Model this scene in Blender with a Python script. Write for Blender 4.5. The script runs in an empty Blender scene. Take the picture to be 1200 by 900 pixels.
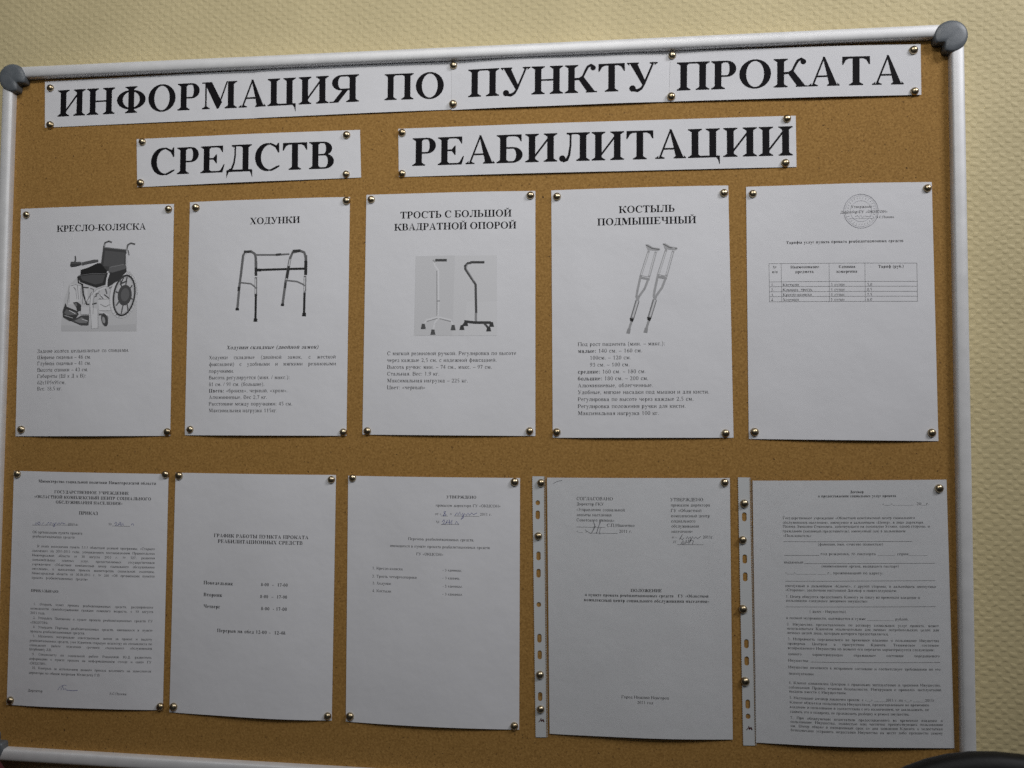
import bpy, bmesh, math, random
import numpy as np
from mathutils import Vector, Matrix

scene = bpy.context.scene
COL = scene.collection
Z0 = 1.75                      # height above the floor of the board's upper inner edge; board x runs right, y runs down, z runs into the wall
def Bw(x, y, z): return (x, z, Z0 - y)

# ------------------------------------------------------------------ camera, world, lamps, exposure
CAM = {'lens': 25.684850606518737, 'R': [[0.9944937632008096, -0.006999901878885903, 0.10456173453217657], [0.002881527805876789, 0.9992159585234431, 0.03948626380883221], [-0.10475615376766825, -0.03896754554450028, 0.9937342092541854]], 'C': [0.75033, 0.4326, -0.87304]}
cd = bpy.data.cameras.new('camera'); cam = bpy.data.objects.new('camera', cd); COL.objects.link(cam); scene.camera = cam
cd.sensor_width = 36; cd.lens = CAM['lens']; cd.clip_start = .02; cd.clip_end = 60
ax = [Vector((r[0], r[2], -r[1])) for r in CAM['R']]        # right, down, forward in world axes
M = Matrix((ax[0], -ax[1], -ax[2])).transposed().to_4x4(); M.translation = Vector(Bw(*CAM['C'])); cam.matrix_world = M
cd.dof.use_dof = True; cd.dof.focus_distance = .90; cd.dof.aperture_fstop = 14

world = bpy.data.worlds.new('World'); scene.world = world; world.use_nodes = True
bg = world.node_tree.nodes['Background']; bg.inputs[0].default_value = (.88, .92, 1.0, 1); bg.inputs[1].default_value = .022

def area_lamp(name, loc, target, sx, sy, power, colour):
    l = bpy.data.lights.new(name, 'AREA'); l.shape = 'RECTANGLE'; l.size = sx; l.size_y = sy; l.energy = power; l.color = colour
    o = bpy.data.objects.new(name, l); COL.objects.link(o); o.location = loc
    o.rotation_euler = (Vector(target) - Vector(loc)).to_track_quat('-Z', 'Y').to_euler(); return o
l1 = area_lamp('ceiling_lamp', (.55, -1.5, Z0 + 1.0), (.5, 0, Z0 - .10), 1.6, .3, 3.0, (1.0, .985, .96)); l1.data.spread = math.radians(72)
l2 = area_lamp('side_ceiling_lamp', (2.2, -1.0, Z0 + .9), (.85, 0, Z0 - .06), .6, .3, 5.3, (.97, .97, 1.0)); l2.data.spread = math.radians(95)
l3 = area_lamp('front_fill', (.55, -1.6, Z0 + .35), (.50, 0, Z0 - .12), .6, .3, .43, (.95, .98, 1.0)); l3.data.spread = math.radians(60)  # unseen fill added in front to brighten the middle of the board
scene.view_settings.view_transform = 'Standard'; scene.view_settings.look = 'None'
scene.view_settings.exposure = 0; scene.view_settings.gamma = 1; scene.view_settings.use_curve_mapping = False
scene.cycles.filter_width = 1.5; scene.cycles.use_denoising = False; scene.cycles.use_adaptive_sampling = False
scene.cycles.max_bounces = 6; scene.cycles.transparent_max_bounces = 12

# ------------------------------------------------------------------ materials
def mat(name, colour, rough=.6, metal=0, spec=.5):
    m = bpy.data.materials.new(name); m.use_nodes = True; b = m.node_tree.nodes['Principled BSDF']
    b.inputs['Base Color'].default_value = (*colour, 1); b.inputs['Roughness'].default_value = rough
    b.inputs['Metallic'].default_value = metal; b.inputs['Specular IOR Level'].default_value = spec
    return m
class NT:
    def __init__(s, m): s.m = m; s.t = m.node_tree; s.b = s.t.nodes['Principled BSDF']
    def n(s, kind, **k):
        o = s.t.nodes.new(kind)
        for a, v in k.items():
            if a.startswith('i_'): o.inputs[int(a[2:]) if a[2:].isdigit() else a[2:].replace('_', ' ')].default_value = v
            else: setattr(o, a, v)
        return o
    def l(s, a, b): s.t.links.new(a, b)
    def math(s, op, a, b=None, c=None):
        o = s.t.nodes.new('ShaderNodeMath'); o.operation = op
        for i, v in enumerate((a, b, c)):
            if v is None: continue
            if isinstance(v, (int, float)): o.inputs[i].default_value = v
            else: s.l(v, o.inputs[i])
        return o.outputs[0]
    def noise(s, vec, scale, detail=3, rough=.55):
        o = s.n('ShaderNodeTexNoise'); o.inputs['Scale'].default_value = scale; o.inputs['Detail'].default_value = detail; o.inputs['Roughness'].default_value = rough
        s.l(vec, o.inputs['Vector']); return o.outputs['Fac']
    def ramp(s, fac, stops):
        o = s.n('ShaderNodeValToRGB'); e = o.color_ramp.elements
        while len(e) < len(stops): e.new(.5)
        for k, (p, c) in zip(e, stops): k.position = p; k.color = (*c, 1)
        s.l(fac, o.inputs[0]); return o.outputs[0]
    def bump(s, height, strength, dist, prev=None):
        o = s.n('ShaderNodeBump'); o.inputs['Strength'].default_value = strength; o.inputs['Distance'].default_value = dist
        s.l(height, o.inputs['Height'])
        if prev is not None: s.l(prev, o.inputs['Normal'])
        return o.outputs[0]
    def pos(s): return s.n('ShaderNodeNewGeometry').outputs['Position']
    def mix(s, fac, a, b):
        o = s.n('ShaderNodeMix', data_type='RGBA')
        for sock, v in ((o.inputs[0], fac), (o.inputs[6], a), (o.inputs[7], b)):
            if isinstance(v, tuple): sock.default_value = (*v, 1)
            elif isinstance(v, (int, float)): sock.default_value = v
            else: s.l(v, sock)
        return o.outputs[2]

# wallpaper: coarse woven relief under cream paint
m_wall = mat('cream_relief_wallpaper', (.62, .52, .31), .62, spec=.35); t = NT(m_wall); p = t.pos()
sep = t.n('ShaderNodeSeparateXYZ'); t.l(p, sep.inputs[0]); X, Z = sep.outputs[0], sep.outputs[2]
wob = t.noise(p, 38, 2); wob2 = t.noise(p, 55, 2)
u_ = t.math('ADD', t.math('MULTIPLY', X, 2 * math.pi / .0153), t.math('MULTIPLY', t.math('SUBTRACT', wob2, .5), 5.5))
v_ = t.math('ADD', t.math('MULTIPLY', Z, 2 * math.pi / .0114), t.math('MULTIPLY', t.math('SUBTRACT', wob, .5), 5.0))
h = t.math('MAXIMUM', t.math('ADD', t.math('MULTIPLY', t.math('COSINE', u_), t.math('COSINE', v_)), -.02), 0.0)
h = t.math('MULTIPLY', t.math('POWER', h, .75), t.math('ADD', t.noise(p, 70, 2), .35))
h = t.math('ADD', h, t.math('MULTIPLY', t.noise(p, 300, 3), .35))
nb = t.bump(h, .5, .0011); t.l(nb, t.b.inputs['Normal'])
c = t.ramp(t.noise(p, 9, 4), [(.3, (.61, .515, .290)), (.7, (.68, .575, .328))])
c = t.mix(t.math('MULTIPLY', h, .12), c, (.73, .63, .38)); t.l(c, t.b.inputs['Base Color'])

# cork
m_cork = mat('pressed_cork', (.28, .17, .07), .85, spec=.25); t = NT(m_cork); p = t.pos()
vo = t.n('ShaderNodeTexVoronoi', feature='F1'); vo.inputs['Scale'].default_value = 520; t.l(p, vo.inputs['Vector'])
g1 = t.ramp(vo.outputs['Color'], [(.0, (0.205, 0.101, 0.0237)), (.5, (0.359, 0.195, 0.0528)), (1, (0.512, 0.295, 0.0924))])
g2 = t.ramp(t.noise(p, 400, 4, .7), [(.30, (0.164, 0.079, 0.0185)), (.5, (0.359, 0.195, 0.0528)), (.70, (0.512, 0.295, 0.0989))])
c = t.mix(.55, g1, g2)
big = t.noise(p, 7, 3); c = t.mix(t.math('MULTIPLY', big, .30), c, (0.348, 0.189, 0.0461))
sp = t.noise(p, 250, 2, .6); spk = t.ramp(sp, [(.665, (0, 0, 0)), (.72, (1, 1, 1))]); c = t.mix(t.math('MULTIPLY', spk, .85), c, (.045, .022, .010))
v2 = t.n('ShaderNodeTexVoronoi', feature='F1'); v2.inputs['Scale'].default_value = 75; v2.inputs['Randomness'].default_value = 1; t.l(p, v2.inputs['Vector'])
dot = t.ramp(v2.outputs['Distance'], [(.05, (1, 1, 1)), (.10, (0, 0, 0))]); c = t.mix(t.math('MULTIPLY', dot, .55), c, (.07, .035, .014))
t.l(c, t.b.inputs['Base Color']); t.l(t.bump(t.noise(p, 420, 3), .35, .0006), t.b.inputs['Normal'])

# paper
def paper_mat(name, tint, warm):
    m = mat(name, tint, .62, spec=.35); t = NT(m); p = t.pos()
    c = t.ramp(t.noise(p, 14, 4), [(.3, tuple(x * .955 for x in tint)), (.7, tint)]); f = t.noise(p, 900, 2)
    c = t.mix(t.math('MULTIPLY', f, .10), c, warm); t.l(c, t.b.inputs['Base Color'])
    t.l(t.bump(t.noise(p, 22, 3), .35, .0025), t.b.inputs['Normal']); return m
m_paper = paper_mat('white_office_paper', (.76, .76, .785), (.66, .66, .69))
m_ink = mat('black_toner', (.007, .006, .008), .7, spec=.12); m_soft = mat('worn_grey_toner', (.020, .019, .022), .7, spec=.2)
m_pale = mat('thin_grey_toner', (.17, .17, .18), .7); m_stamp = mat('faded_stamp_ink', (.27, .27, .30), .8)
m_blue = mat('blue_ballpoint', (.085, .095, .30), .6); m_pen = mat('dark_ballpoint', (.06, .06, .075), .6)
INK = dict(ink=m_soft, pale=m_pale, stamp=m_stamp, blue=m_blue, pen=m_pen)
# aluminium rail
m_alu = mat('satin_aluminium', (.60, .60, .60), .5, .2); t = NT(m_alu); p = t.pos()
sc_ = t.n('ShaderNodeMapping'); sc_.inputs['Scale'].default_value = (1, 1, 1); t.l(p, sc_.inputs[0])
r_ = t.n('ShaderNodeMapRange'); r_.inputs['To Min'].default_value = .42; r_.inputs['To Max'].default_value = .55; t.l(t.noise(p, 30, 4), r_.inputs[0]); t.l(r_.outputs[0], t.b.inputs['Roughness'])
t.l(t.ramp(t.noise(p, 60, 5), [(.3, (.74, .74, .745)), (.7, (.82, .82, .825))]), t.b.inputs['Base Color'])
m_cap = mat('grey_moulded_plastic', (.13, .145, .16), .42); t = NT(m_cap); p = t.pos()
t.l(t.ramp(t.noise(p, 120, 4), [(.3, (.115, .13, .145)), (.7, (.15, .165, .18))]), t.b.inputs['Base Color']); t.l(t.bump(t.noise(p, 700, 2), .2, .0004), t.b.inputs['Normal'])
m_pin = mat('worn_nickel_brass', (.5, .45, .35), .30, 1.0); t = NT(m_pin); p = t.pos()
t.l(t.ramp(t.noise(p, 160, 3), [(.3, (.34, .26, .15)), (.7, (.60, .51, .36))]), t.b.inputs['Base Color']); t.l(t.bump(t.noise(p, 420, 3), .25, .0006), t.b.inputs['Normal'])
m_gap = mat('dark_board_edge', (.035, .028, .022), .9)
m_strip = mat('white_translucent_plastic', (.60, .615, .62), .4)
m_mark = mat('dark_red_print', (.06, .008, .012), .5)
m_black = mat('black_leatherette', (.004, .004, .0045), .5, spec=.22); t = NT(m_black); t.l(t.bump(t.noise(t.pos(), 300, 4), .15, .0006), t.b.inputs['Normal'])
m_red = mat('dark_red_upholstery', (.075, .006, .010), .8); t = NT(m_red); t.l(t.bump(t.noise(t.pos(), 500, 3), .3, .0006), t.b.inputs['Normal'])
m_film = bpy.data.materials.new('clear_sleeve_film'); m_film.use_nodes = True; nt = m_film.node_tree; nt.nodes.remove(nt.nodes['Principled BSDF'])
tr = nt.nodes.new('ShaderNodeBsdfTransparent'); tr.inputs[0].default_value = (.965, .97, .965, 1); gl = nt.nodes.new('ShaderNodeBsdfGlossy'); gl.inputs['Roughness'].default_value = .22
mx = nt.nodes.new('ShaderNodeMixShader'); 
mx.inputs[0].default_value = .055; nt.links.new(tr.outputs[0], mx.inputs[1]); nt.links.new(gl.outputs[0], mx.inputs[2]); nt.links.new(mx.outputs[0], nt.nodes['Material Output'].inputs[0])
nz = nt.nodes.new('ShaderNodeTexNoise'); nz.inputs['Scale'].default_value = 30; bp = nt.nodes.new('ShaderNodeBump'); bp.inputs['Distance'].default_value = .002; bp.inputs['Strength'].default_value = .4
ge = nt.nodes.new('ShaderNodeNewGeometry'); nt.links.new(ge.outputs['Position'], nz.inputs['Vector']); nt.links.new(nz.outputs['Fac'], bp.inputs['Height']); nt.links.new(bp.outputs[0], gl.inputs['Normal'])
_grey = {}
def grey(v):
    v = max(1, v)
    if v not in _grey: c = min(.76, .012 + .75 * (v / 68) ** 2.2); _grey[v] = mat('printed_grey', (c, c, c * 1.025), .65, spec=.25)
    return _grey[v]

# ------------------------------------------------------------------ mesh helpers
def new_obj(name, verts, faces, material, parent=None, loc=(0, 0, 0), smooth=False, mats=None, idx=None):
    me = bpy.data.meshes.new(name); me.from_pydata([tuple(map(float, v)) for v in verts], [], faces)
    for mm in (mats or [material]): me.materials.append(mm)
    if idx: me.polygons.foreach_set('material_index', idx)
    if smooth: me.shade_smooth()
    me.update(); o = bpy.data.objects.new(name, me); COL.objects.link(o); o.location = loc
    if parent is not None: o.parent = parent
    return o
def tag(o, label=None, cat=None, group=None, kind=None):
    for k, v in (('label', label), ('category', cat), ('group', group), ('kind', kind)):
        if v: o[k] = v
    return o
def empty(name, loc): o = bpy.data.objects.new(name, None); COL.objects.link(o); o.location = loc; o.empty_display_size = .05; return o

# ------------------------------------------------------------------ lettering
# A bold/regular roman type cut as outlines: every letter is stems, hairlines, bowls and brackets.
def lerp(a, b, t): return a + (b - a) * t

class Glyph:
    def __init__(g, S, T, h, low=False):
        g.S, g.T, g.h, g.P, g.low = S, T, h, [], low
        g.F = S * .52 if S > 110 else S * .62
        g.b = T * .75
        if SMALL: g.F *= .72
    def poly(g, *pts): g.P.append([(float(x), float(y)) for x, y in pts])
    def rect(g, x0, y0, x1, y1): g.poly((x0, y0), (x1, y0), (x1, y1), (x0, y1))
    def serif(g, x, y, w, up, l=1, r=1):
        F, b = g.F, g.b; d = 1 if up else -1; k = F * .55
        g.rect(x - F * l, min(y, y + d * b), x + w + F * r, max(y, y + d * b))
        if l: g.poly((x - F * .75 * l, y + d * b), (x, y + d * b), (x, y + d * (b + k)))
        if r: g.poly((x + w + F * .75 * r, y + d * b), (x + w, y + d * b), (x + w, y + d * (b + k)))
    def stem(g, x, y0=0, y1=None, bot=1, top=1, w=None):
        y1 = g.h if y1 is None else y1; w = g.S if w is None else w
        g.rect(x, y0, x + w, y1)
        if bot: g.serif(x, y0, w, True)
        if top: g.serif(x, y1, w, False)
    def path(g, pts, ws):
        if not hasattr(ws, '__len__'): ws = [ws] * len(pts)
        L, R = [], []
        for i, (x, y) in enumerate(pts):
            a = pts[max(0, i - 1)]; c = pts[min(len(pts) - 1, i + 1)]
            dx, dy = c[0] - a[0], c[1] - a[1]; n = math.hypot(dx, dy) or 1
            w = ws[i] / 2
            L.append((x - dy / n * w, y + dx / n * w)); R.append((x + dy / n * w, y - dx / n * w))
        for i in range(len(pts) - 1): g.poly(L[i], L[i + 1], R[i + 1], R[i])
    def arc(g, cx, cy, a, b, ia, ib, t0, t1, sh=0, n=None):
        n = n or max(5, int(abs(t1 - t0) / 17))
        O, I = [], []
        for i in range(n + 1):
            t = math.radians(lerp(t0, t1, i / n)); c, s = math.cos(t), math.sin(t)
            O.append((cx + a * c, cy + b * s)); I.append((cx + sh + ia * c, cy + ib * s))
        for i in range(n): g.poly(O[i], O[i + 1], I[i + 1], I[i])
    def ring(g, x0, x1, y0, y1, S=None):
        S = S or g.S * 1.02; a, b = (x1 - x0) / 2, (y1 - y0) / 2
        g.arc((x0 + x1) / 2, (y0 + y1) / 2, a, b, a - S, b - g.T, 0, 360, n=22)
    def bowl(g, x0, x1, y0, y1, d=1, S=None):      # from a stem side x0 out to x1
        S = S or g.S; T = g.T; a = min(abs(x1 - x0) * .62, abs(y1 - y0) * .62) if abs(x1 - x0) > 1 else 1
        a = max(a, S * 1.05); cx = x1 - a * d; b = (y1 - y0) / 2; cy = (y0 + y1) / 2
        if (cx - x0) * d > 0:
            g.rect(min(x0, cx), y1 - T, max(x0, cx), y1); g.rect(min(x0, cx), y0, max(x0, cx), y0 + T)
        t0, t1 = (90, -90) if d > 0 else (90, 270)
        g.arc(cx, cy, a, b, max(a - S, 1), b - T, t0, t1, n=10)
    def ball(g, x, y, r):
        g.poly(*[(x + r * math.cos(k * math.pi / 5), y + r * math.sin(k * math.pi / 5)) for k in range(10)])
    def beak(g, x, y, d, sz):                       # drooping serif at the end of a bar; d=-1 down, 1 up
        g.poly((x, y), (x - sz * .16, y), (x - sz * .95, y + d * g.T * .9), (x - sz * .45, y + d * g.T * 1.6), (x - sz * .12, y + d * sz * .9), (x, y + d * sz * .95))

def U_A(g, W):
    h, S, T = g.h, g.S, g.T; k = S * 1.12
    g.poly((W * .455, h * 1.02), (W * .52, h * 1.02), (W * .9, 0), (W * .9 - k, 0))
    g.poly((W * .115, 0), (W * .115 + T * 1.1, 0), (W * .50, h * .93), (W * .465, h * .99))
    g.rect(W * .25, h * .31, W * .70, h * .31 + T)
    g.serif(W * .115, 0, T * 1.1, True, .9, 1.2 if S > 110 else 1); g.serif(W * .9 - k, 0, k, True, .7, .6)
def L_(W, g): return W * .5 - (W * .5 - g.F * 1.06 - W * .02)
def U_BE(g, W):
    h, S, T = g.h, g.S, g.T; x = L_(W, g); g.stem(x)
    g.rect(x + S, h - T, W * .88, h); g.beak(W * .9, h, -1, h * .27)
    g.bowl(x + S, W * .94, 0, h * .56)
def U_V(g, W):
    h, x = g.h, L_(W, g); g.stem(x); g.bowl(x + g.S, W * .88, h * .49, h); g.bowl(x + g.S, W * .95, 0, h * .49 + g.T)
def U_G(g, W):
    h, x = g.h, L_(W, g); g.stem(x); g.rect(x + g.S, h - g.T, W * .92, h); g.beak(W * .94, h, -1, h * .30)
def U_D(g, W):
    h, S, T = g.h, g.S, g.T; R = W * .83 - S
    g.stem(R, 0, h, 0, 1); g.rect(W * .22, h - T, R, h); g.serif(W * .30, h, T, False, .8, .3)
    g.path([(W * .345, h), (W * .34, h * .6), (W * .30, h * .32), (W * .22, h * .1), (W * .13, T)], [T, T, T * 1.15, T * 1.4, T * 1.9])
    g.rect(W * .06, 0, W * .95, T * 1.3)
    for s, x in ((1, W * .03), (-1, W * .97)):
        g.poly((x, T), (x + s * W * .12, T), (x + s * W * .045, -h * .10), (x + s * 4, -h * .22), (x, -h * .22))
def U_E(g, W):
    h, S, T = g.h, g.S, g.T; x = L_(W, g); g.stem(x)
    g.rect(x + S, h - T, W * .86, h); g.beak(W * .89, h, -1, h * .27)
    g.rect(x + S, h * .49, W * .62, h * .49 + T); g.poly((W * .66, h * .35), (W * .66, h * .68), (W * .625, h * .68), (W * .52, h * .49 + T), (W * .52, h * .49), (W * .625, h * .35))
    g.rect(x + S, 0, W * .88, T); g.poly((W * .96, h * .30), (W * .88, 0), (W * .62, 0), (W * .80, T * 1.5), (W * .92, h * .30))
def karm(g, W, x, d, xe):
    h, S, T = g.h, g.S, g.T; w = (xe - x)
    g.path([(x, h * .49), (x + w * .22, h * .50), (x + w * .40, h * .58), (x + w * .52, h * .76), (x + w * .64, h * .92), (x + w * .80, h * .975), (x + w * .90, h * .93)],
           [T * 1.3, T * 1.3, T * 1.3, T * 1.4, T * 1.5, T * 1.7, T * 1.6])
    g.ball(x + w * .90, h * .875, S * .42)
    k = S * 1.12
    a = x + w * .16; e = xe + (0 if d > 0 else 0)
    g.poly((a, h * .50), (a + d * k * .75, h * .57), (e + d * S * .10, 0), (e - d * k, 0))
    g.rect(min(e - d * k * 1.25, e + d * S * .3), 0, max(e - d * k * 1.25, e + d * S * .3), g.b)
def U_K(g, W): x = L_(W, g); g.stem(x); karm(g, W, x + g.S, 1, W * .94)
def U_ZH(g, W):
    c = W / 2; g.stem(c - g.S / 2); karm(g, W, c + g.S / 2, 1, W * .96); karm(g, W, c - g.S / 2, -1, W * .04)
def U_Z(g, W):
    h, S, T = g.h, g.S, g.T
    g.bowl(W * .40, W * .83, h * .49, h * 1.015); g.bowl(W * .40, W * .92, -h * .015, h * .49 + T)
    g.path([(W * .42, h * 1.0), (W * .24, h * .93), (W * .12, h * .76)], [T, T, T * .8]); g.rect(W * .085, h * .74, W * .13, h)
    g.path([(W * .42, h * .01), (W * .22, h * .05), (W * .12, h * .14)], [T * 1.3, T * 1.6, T * 1.6]); g.ball(W * .16, h * .16, S * .42)
def U_I(g, W):
    h = g.h; x = L_(W, g); R = W - x - g.S; g.stem(x); g.stem(R)
    g.poly((x + g.S - 2, h * .17), (x + g.S - 2, h * .17 + g.T * 1.75), (R + 2, h * .83), (R + 2, h * .83 - g.T * 1.75))
def U_IK(g, W):
    U_I(g, W); h = g.h; T = g.T; c = W / 2; r = W * .15; y = h * 1.2
    g.path([(c - r, y + r * .35), (c - r * .6, y - r * .25), (c, y - r * .5), (c + r * .6, y - r * .25), (c + r, y + r * .35)], [T, T * 1.5, T * 2, T * 1.5, T])
def U_L(g, W):
    h, S, T = g.h, g.S, g.T; R = W - L_(W, g) - S
    g.stem(R); g.rect(W * .26, h - T, R, h); g.serif(W * .36, h, T, False, .8, .2)
    g.path([(W * .385, h), (W * .38, h * .55), (W * .34, h * .22), (W * .27, h * .05), (W * .17, h * .01), (W * .10, h * .06)], [T, T * 1.1, T * 1.4, T * 1.8, T * 1.6, T])
    g.ball(W * .13, h * .10, S * .5)
def U_M(g, W):
    h, S, T = g.h, g.S, g.T; R = W - W * .115 - S; x = W * .115
    g.rect(x, 0, x + T, h); g.serif(x, 0, T, True)
    k = S * 1.12; c = W * .475
    g.poly((x - g.F, h), (x + k, h), (x + k + (c - x) * .765, h * .235), (c, 0), (c - T, 0), (x, h * .93), (x, h - g.b), (x - g.F, h - g.b))
    g.poly((c - T, 0), (c, 0), (R + 2, h), (R - T * .9, h))
    g.stem(R, 0, h, 1, 0); g.serif(R, h, S, False, 0, 1)
def U_N(g, W):
    x = L_(W, g); R = W - x - g.S; g.stem(x); g.stem(R); g.rect(x + g.S, g.h * .475, R, g.h * .475 + g.T)
def U_O(g, W): g.ring(W * .045, W * .955, -g.h * .018, g.h * 1.02)
def U_P(g, W): x = L_(W, g); R = W - x - g.S; g.stem(x); g.stem(R); g.rect(x, g.h - g.T, R + g.S, g.h)
def U_R(g, W): x = L_(W, g); g.stem(x); g.bowl(x + g.S, W * .95, g.h * .43, g.h)
def U_S(g, W):
    h, S, T = g.h, g.S, g.T; a, b = W * .44, h * .52; cx, cy = W * .50, h * .5
    g.arc(cx, cy, a, b, a - S * .55, b - T, 50, 315, sh=S * .45, n=18)
    xt = cx + a * .72
    g.path([(cx + a * .20, cy + b * .965), (xt - 10, cy + b * .74), (W * .90, h * .66)], [T * 1.1, T * 1.5, T * .8])
    g.poly((W * .91, h * 1.015), (W * .875, h * 1.015), (W * .80, h * .90), (W * .885, h * .66), (W * .92, h * .66))
    g.path([(cx + a * .25, cy - b * .95), (cx + a * .66, cy - b * .78), (W * .93, h * .17)], [T * 1.2, T * 1.3, T * .8])
def U_T(g, W):
    h, S, T = g.h, g.S, g.T; c = W / 2; g.stem(c - S / 2, 0, h, 1, 0); g.rect(W * .07, h - T * 1.2, W * .93, h)
    for s, x in ((1, W * .05), (-1, W * .95)):
        g.poly((x, h), (x + s * W * .25, h - T * .9), (x + s * W * .12, h - T * 2.0), (x + s * W * .03, h * .72), (x - s * 4, h * .72))
def U_U(g, W, d=0):
    h, S, T = g.h, g.S, g.T; k = S * 1.12; y0 = -h * d
    c = W * .56
    g.poly((W * .10, h), (W * .10 + k, h), (c + T * 1.1, h * .30), (c - T * .6, h * .17))
    g.serif(W * .10, h, k, False, .7, .6); g.serif(W * .84, h, T, False, .9, .9)
    g.path([(W * .86, h), (c, h * .22), (lerp(c, W * .4, .5), y0 + h * .08), (W * .36, y0 + h * .005), (W * .22, y0 + h * .03)], [T * 1.1, T * 1.2, T * 1.5, T * 1.9, T * 1.6])
    g.ball(W * .20, y0 + h * .085, S * .50)
def U_F(g, W, d=0, up=0):
    h, S, T = g.h, g.S, g.T; c = W / 2
    if g.low: g.stem(c - S / 2, -h * .46, h * 1.45, 1, 0); g.poly((c - S * 1.1, h * 1.45), (c + S / 2, h * 1.5), (c - S / 2, h * 1.3)); g.ring(W * .04, W * .96, -8, h + 8)
    else: g.stem(c - S / 2); g.ring(W * .04, W * .96, h * .13, h * .87)
def U_X(g, W):
    h, S, T = g.h, g.S, g.T; k = S * 1.12
    g.poly((W * .11, h), (W * .11 + k, h), (W * .90, 0), (W * .90 - k, 0))
    g.poly((W * .10, 0), (W * .10 + T * 1.3, 0), (W * .88, h), (W * .88 - T * 1.3, h))
    g.serif(W * .11, h, k, False, .6, .6); g.serif(W * .90 - k, 0, k, True, .6, .6); g.serif(W * .11, 0, T, True, .8, .9); g.serif(W * .85, h, T, False, .9, .8)
def tail(g, x):
    h, T = g.h, g.T; F = g.F
    g.poly((x, 0), (x, T * 1.1), (x + F * 1.0, T * .9), (x + F * 1.0, -h * .24), (x + F * .88, -h * .24), (x + F * .5, -h * .08))
def U_TS(g, W):
    x = L_(W, g); R = W * .955 - x - g.S; g.stem(x); g.stem(R, 0, g.h, 0, 1); g.rect(x, 0, R + g.S, g.T * 1.1); tail(g, R + g.S)
def U_CH(g, W):
    h, S, T = g.h, g.S, g.T; x = L_(W, g); R = W - x - S; g.stem(R); g.stem(x, h * .6, h, 0, 1)
    g.arc(x + (R - x) * .42, h * .60, (R - x) * .42, h * .19, (R - x) * .42 - S, h * .19 - T * 1.2, 180, 280); g.path([(x + (R - x) * .45, h * .425), (x + (R - x) * .75, h * .44), (R + 5, h * .50)], T * 1.3)
def U_SH(g, W, t=0):
    x = L_(W, g); R = (W * .965 if t else W) - x - g.S; m = (x + R) / 2
    for q in (x, m, R): g.stem(q, 0, g.h, 0 if t else 1, 1)
    g.rect(x, 0, R + g.S, g.T * 1.1)
    if t: g.serif(x, 0, g.S, True, 1, 0); tail(g, R + g.S)
def U_SHCH(g, W): U_SH(g, W, 1)
def U_SOFT(g, W, x=None, xe=None):
    x = L_(W, g) if x is None else x; g.stem(x); g.bowl(x + g.S, xe or W * .94, 0, g.h * .56)
def U_HARD(g, W):
    x = W * .27; g.rect(W * .08, g.h - g.T, x, g.h); g.poly((W * .02, g.h), (W * .14, g.h), (W * .04, g.h * .74), (W * .02, g.h * .74)); U_SOFT(g, W, x, W * .96)
def U_Y(g, W):
    U_SOFT(g, W, None, W * .63); g.stem(W - L_(W, g) - g.S)
def U_EE(g, W):
    h, S, T = g.h, g.S, g.T; a, b = W * .44, h * .52; cx, cy = W * .48, h * .5
    g.arc(cx, cy, a, b, a - S * .55, b - T, 130, -135, sh=-S * .45, n=18); g.rect(W * .30, h * .475, W * .80, h * .475 + T)
    g.path([(cx - a * .4, cy + b * .92), (W * .10, h * .68)], [T * 1.3, T]); g.rect(W * .07, h * .67, W * .105, h); g.path([(cx - a * .5, cy - b * .86), (W * .06, h * .16)], [T * 1.3, T])
def U_YU(g, W):
    x = L_(W, g) * .8; g.stem(x); g.rect(x + g.S, g.h * .475, W * .40, g.h * .475 + g.T); g.ring(W * .36, W * .965, -g.h * .018, g.h * 1.02)
def U_YA(g, W):
    h, S, T = g.h, g.S, g.T; R = W - L_(W, g) - S; g.stem(R); g.bowl(R, W * .08, h * .44, h, -1)
    k = S * 1.15; g.poly((R - S * .15, h * .47), (R - S * .15 - k * .8, h * .47), (W * .10, 0), (W * .10 + k * .8, 0)); g.rect(W * .0, 0, W * .10 + k * .8, g.b)
def l_a(g, W):
    h, S, T = g.h, g.S, g.T; R = W * .78 - S; g.rect(R, h * .08, R + S, h * .72); g.path([(R + S * .5, h * .1), (R + S * .9, h * .03), (W * .96, h * .08)], [S * .9, S * .5, T])
    g.arc(R + S * .5 - W * .24, h * .70, W * .24 + S * .5, h * .30, W * .24 - S * .5, h * .30 - T, 0, 150); g.ball(W * .17, h * .74, S * .48)
    g.arc(W * .34, h * .27, W * .28, h * .29, W * .28 - S * .9, h * .29 - T, 75, 300, sh=-0); g.path([(W * .38, h * .54), (R, h * .64)], T); g.path([(W * .40, h * .02), (R + 4, h * .14)], T * 1.3)
def l_be(g, W):
    g.ring(W * .06, W * .94, -8, g.h * .98); h = g.h
    g.path([(W * .12, h * .5), (W * .13, h * .9), (W * .26, h * 1.2), (W * .55, h * 1.34), (W * .84, h * 1.48)], [g.S * .9, g.S * .7, g.T * 1.8, g.T * 2.2, g.T])
def l_e(g, W):
    h, S, T = g.h, g.S, g.T; a, b = W * .42, h * .51; g.arc(W * .5, h * .5, a, b, a - S * .5, b - T, 30, 318, sh=S * .42); g.arc(W * .5, h * .5, a, b, a - S * .85, b - T, -0, 60); g.rect(W * .2, h * .53, W * .88, h * .53 + T)
def l_r(g, W):
    h = g.h; x = W * .13; g.stem(x, -h * .46, h, 1, 0); g.poly((x - g.F, h * .93), (x + g.S, h * 1.02), (x + g.S, h * .8)); g.ring(x + g.S * .3, W * .95, -8, h + 8)
def l_u(g, W): U_U(g, W, .46)
def l_yo(g, W):
    l_e(g, W)
    for x in (.3, .7): g.ball(W * x, g.h * 1.3, g.S * .45)
def dg(f):
    return f
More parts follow.
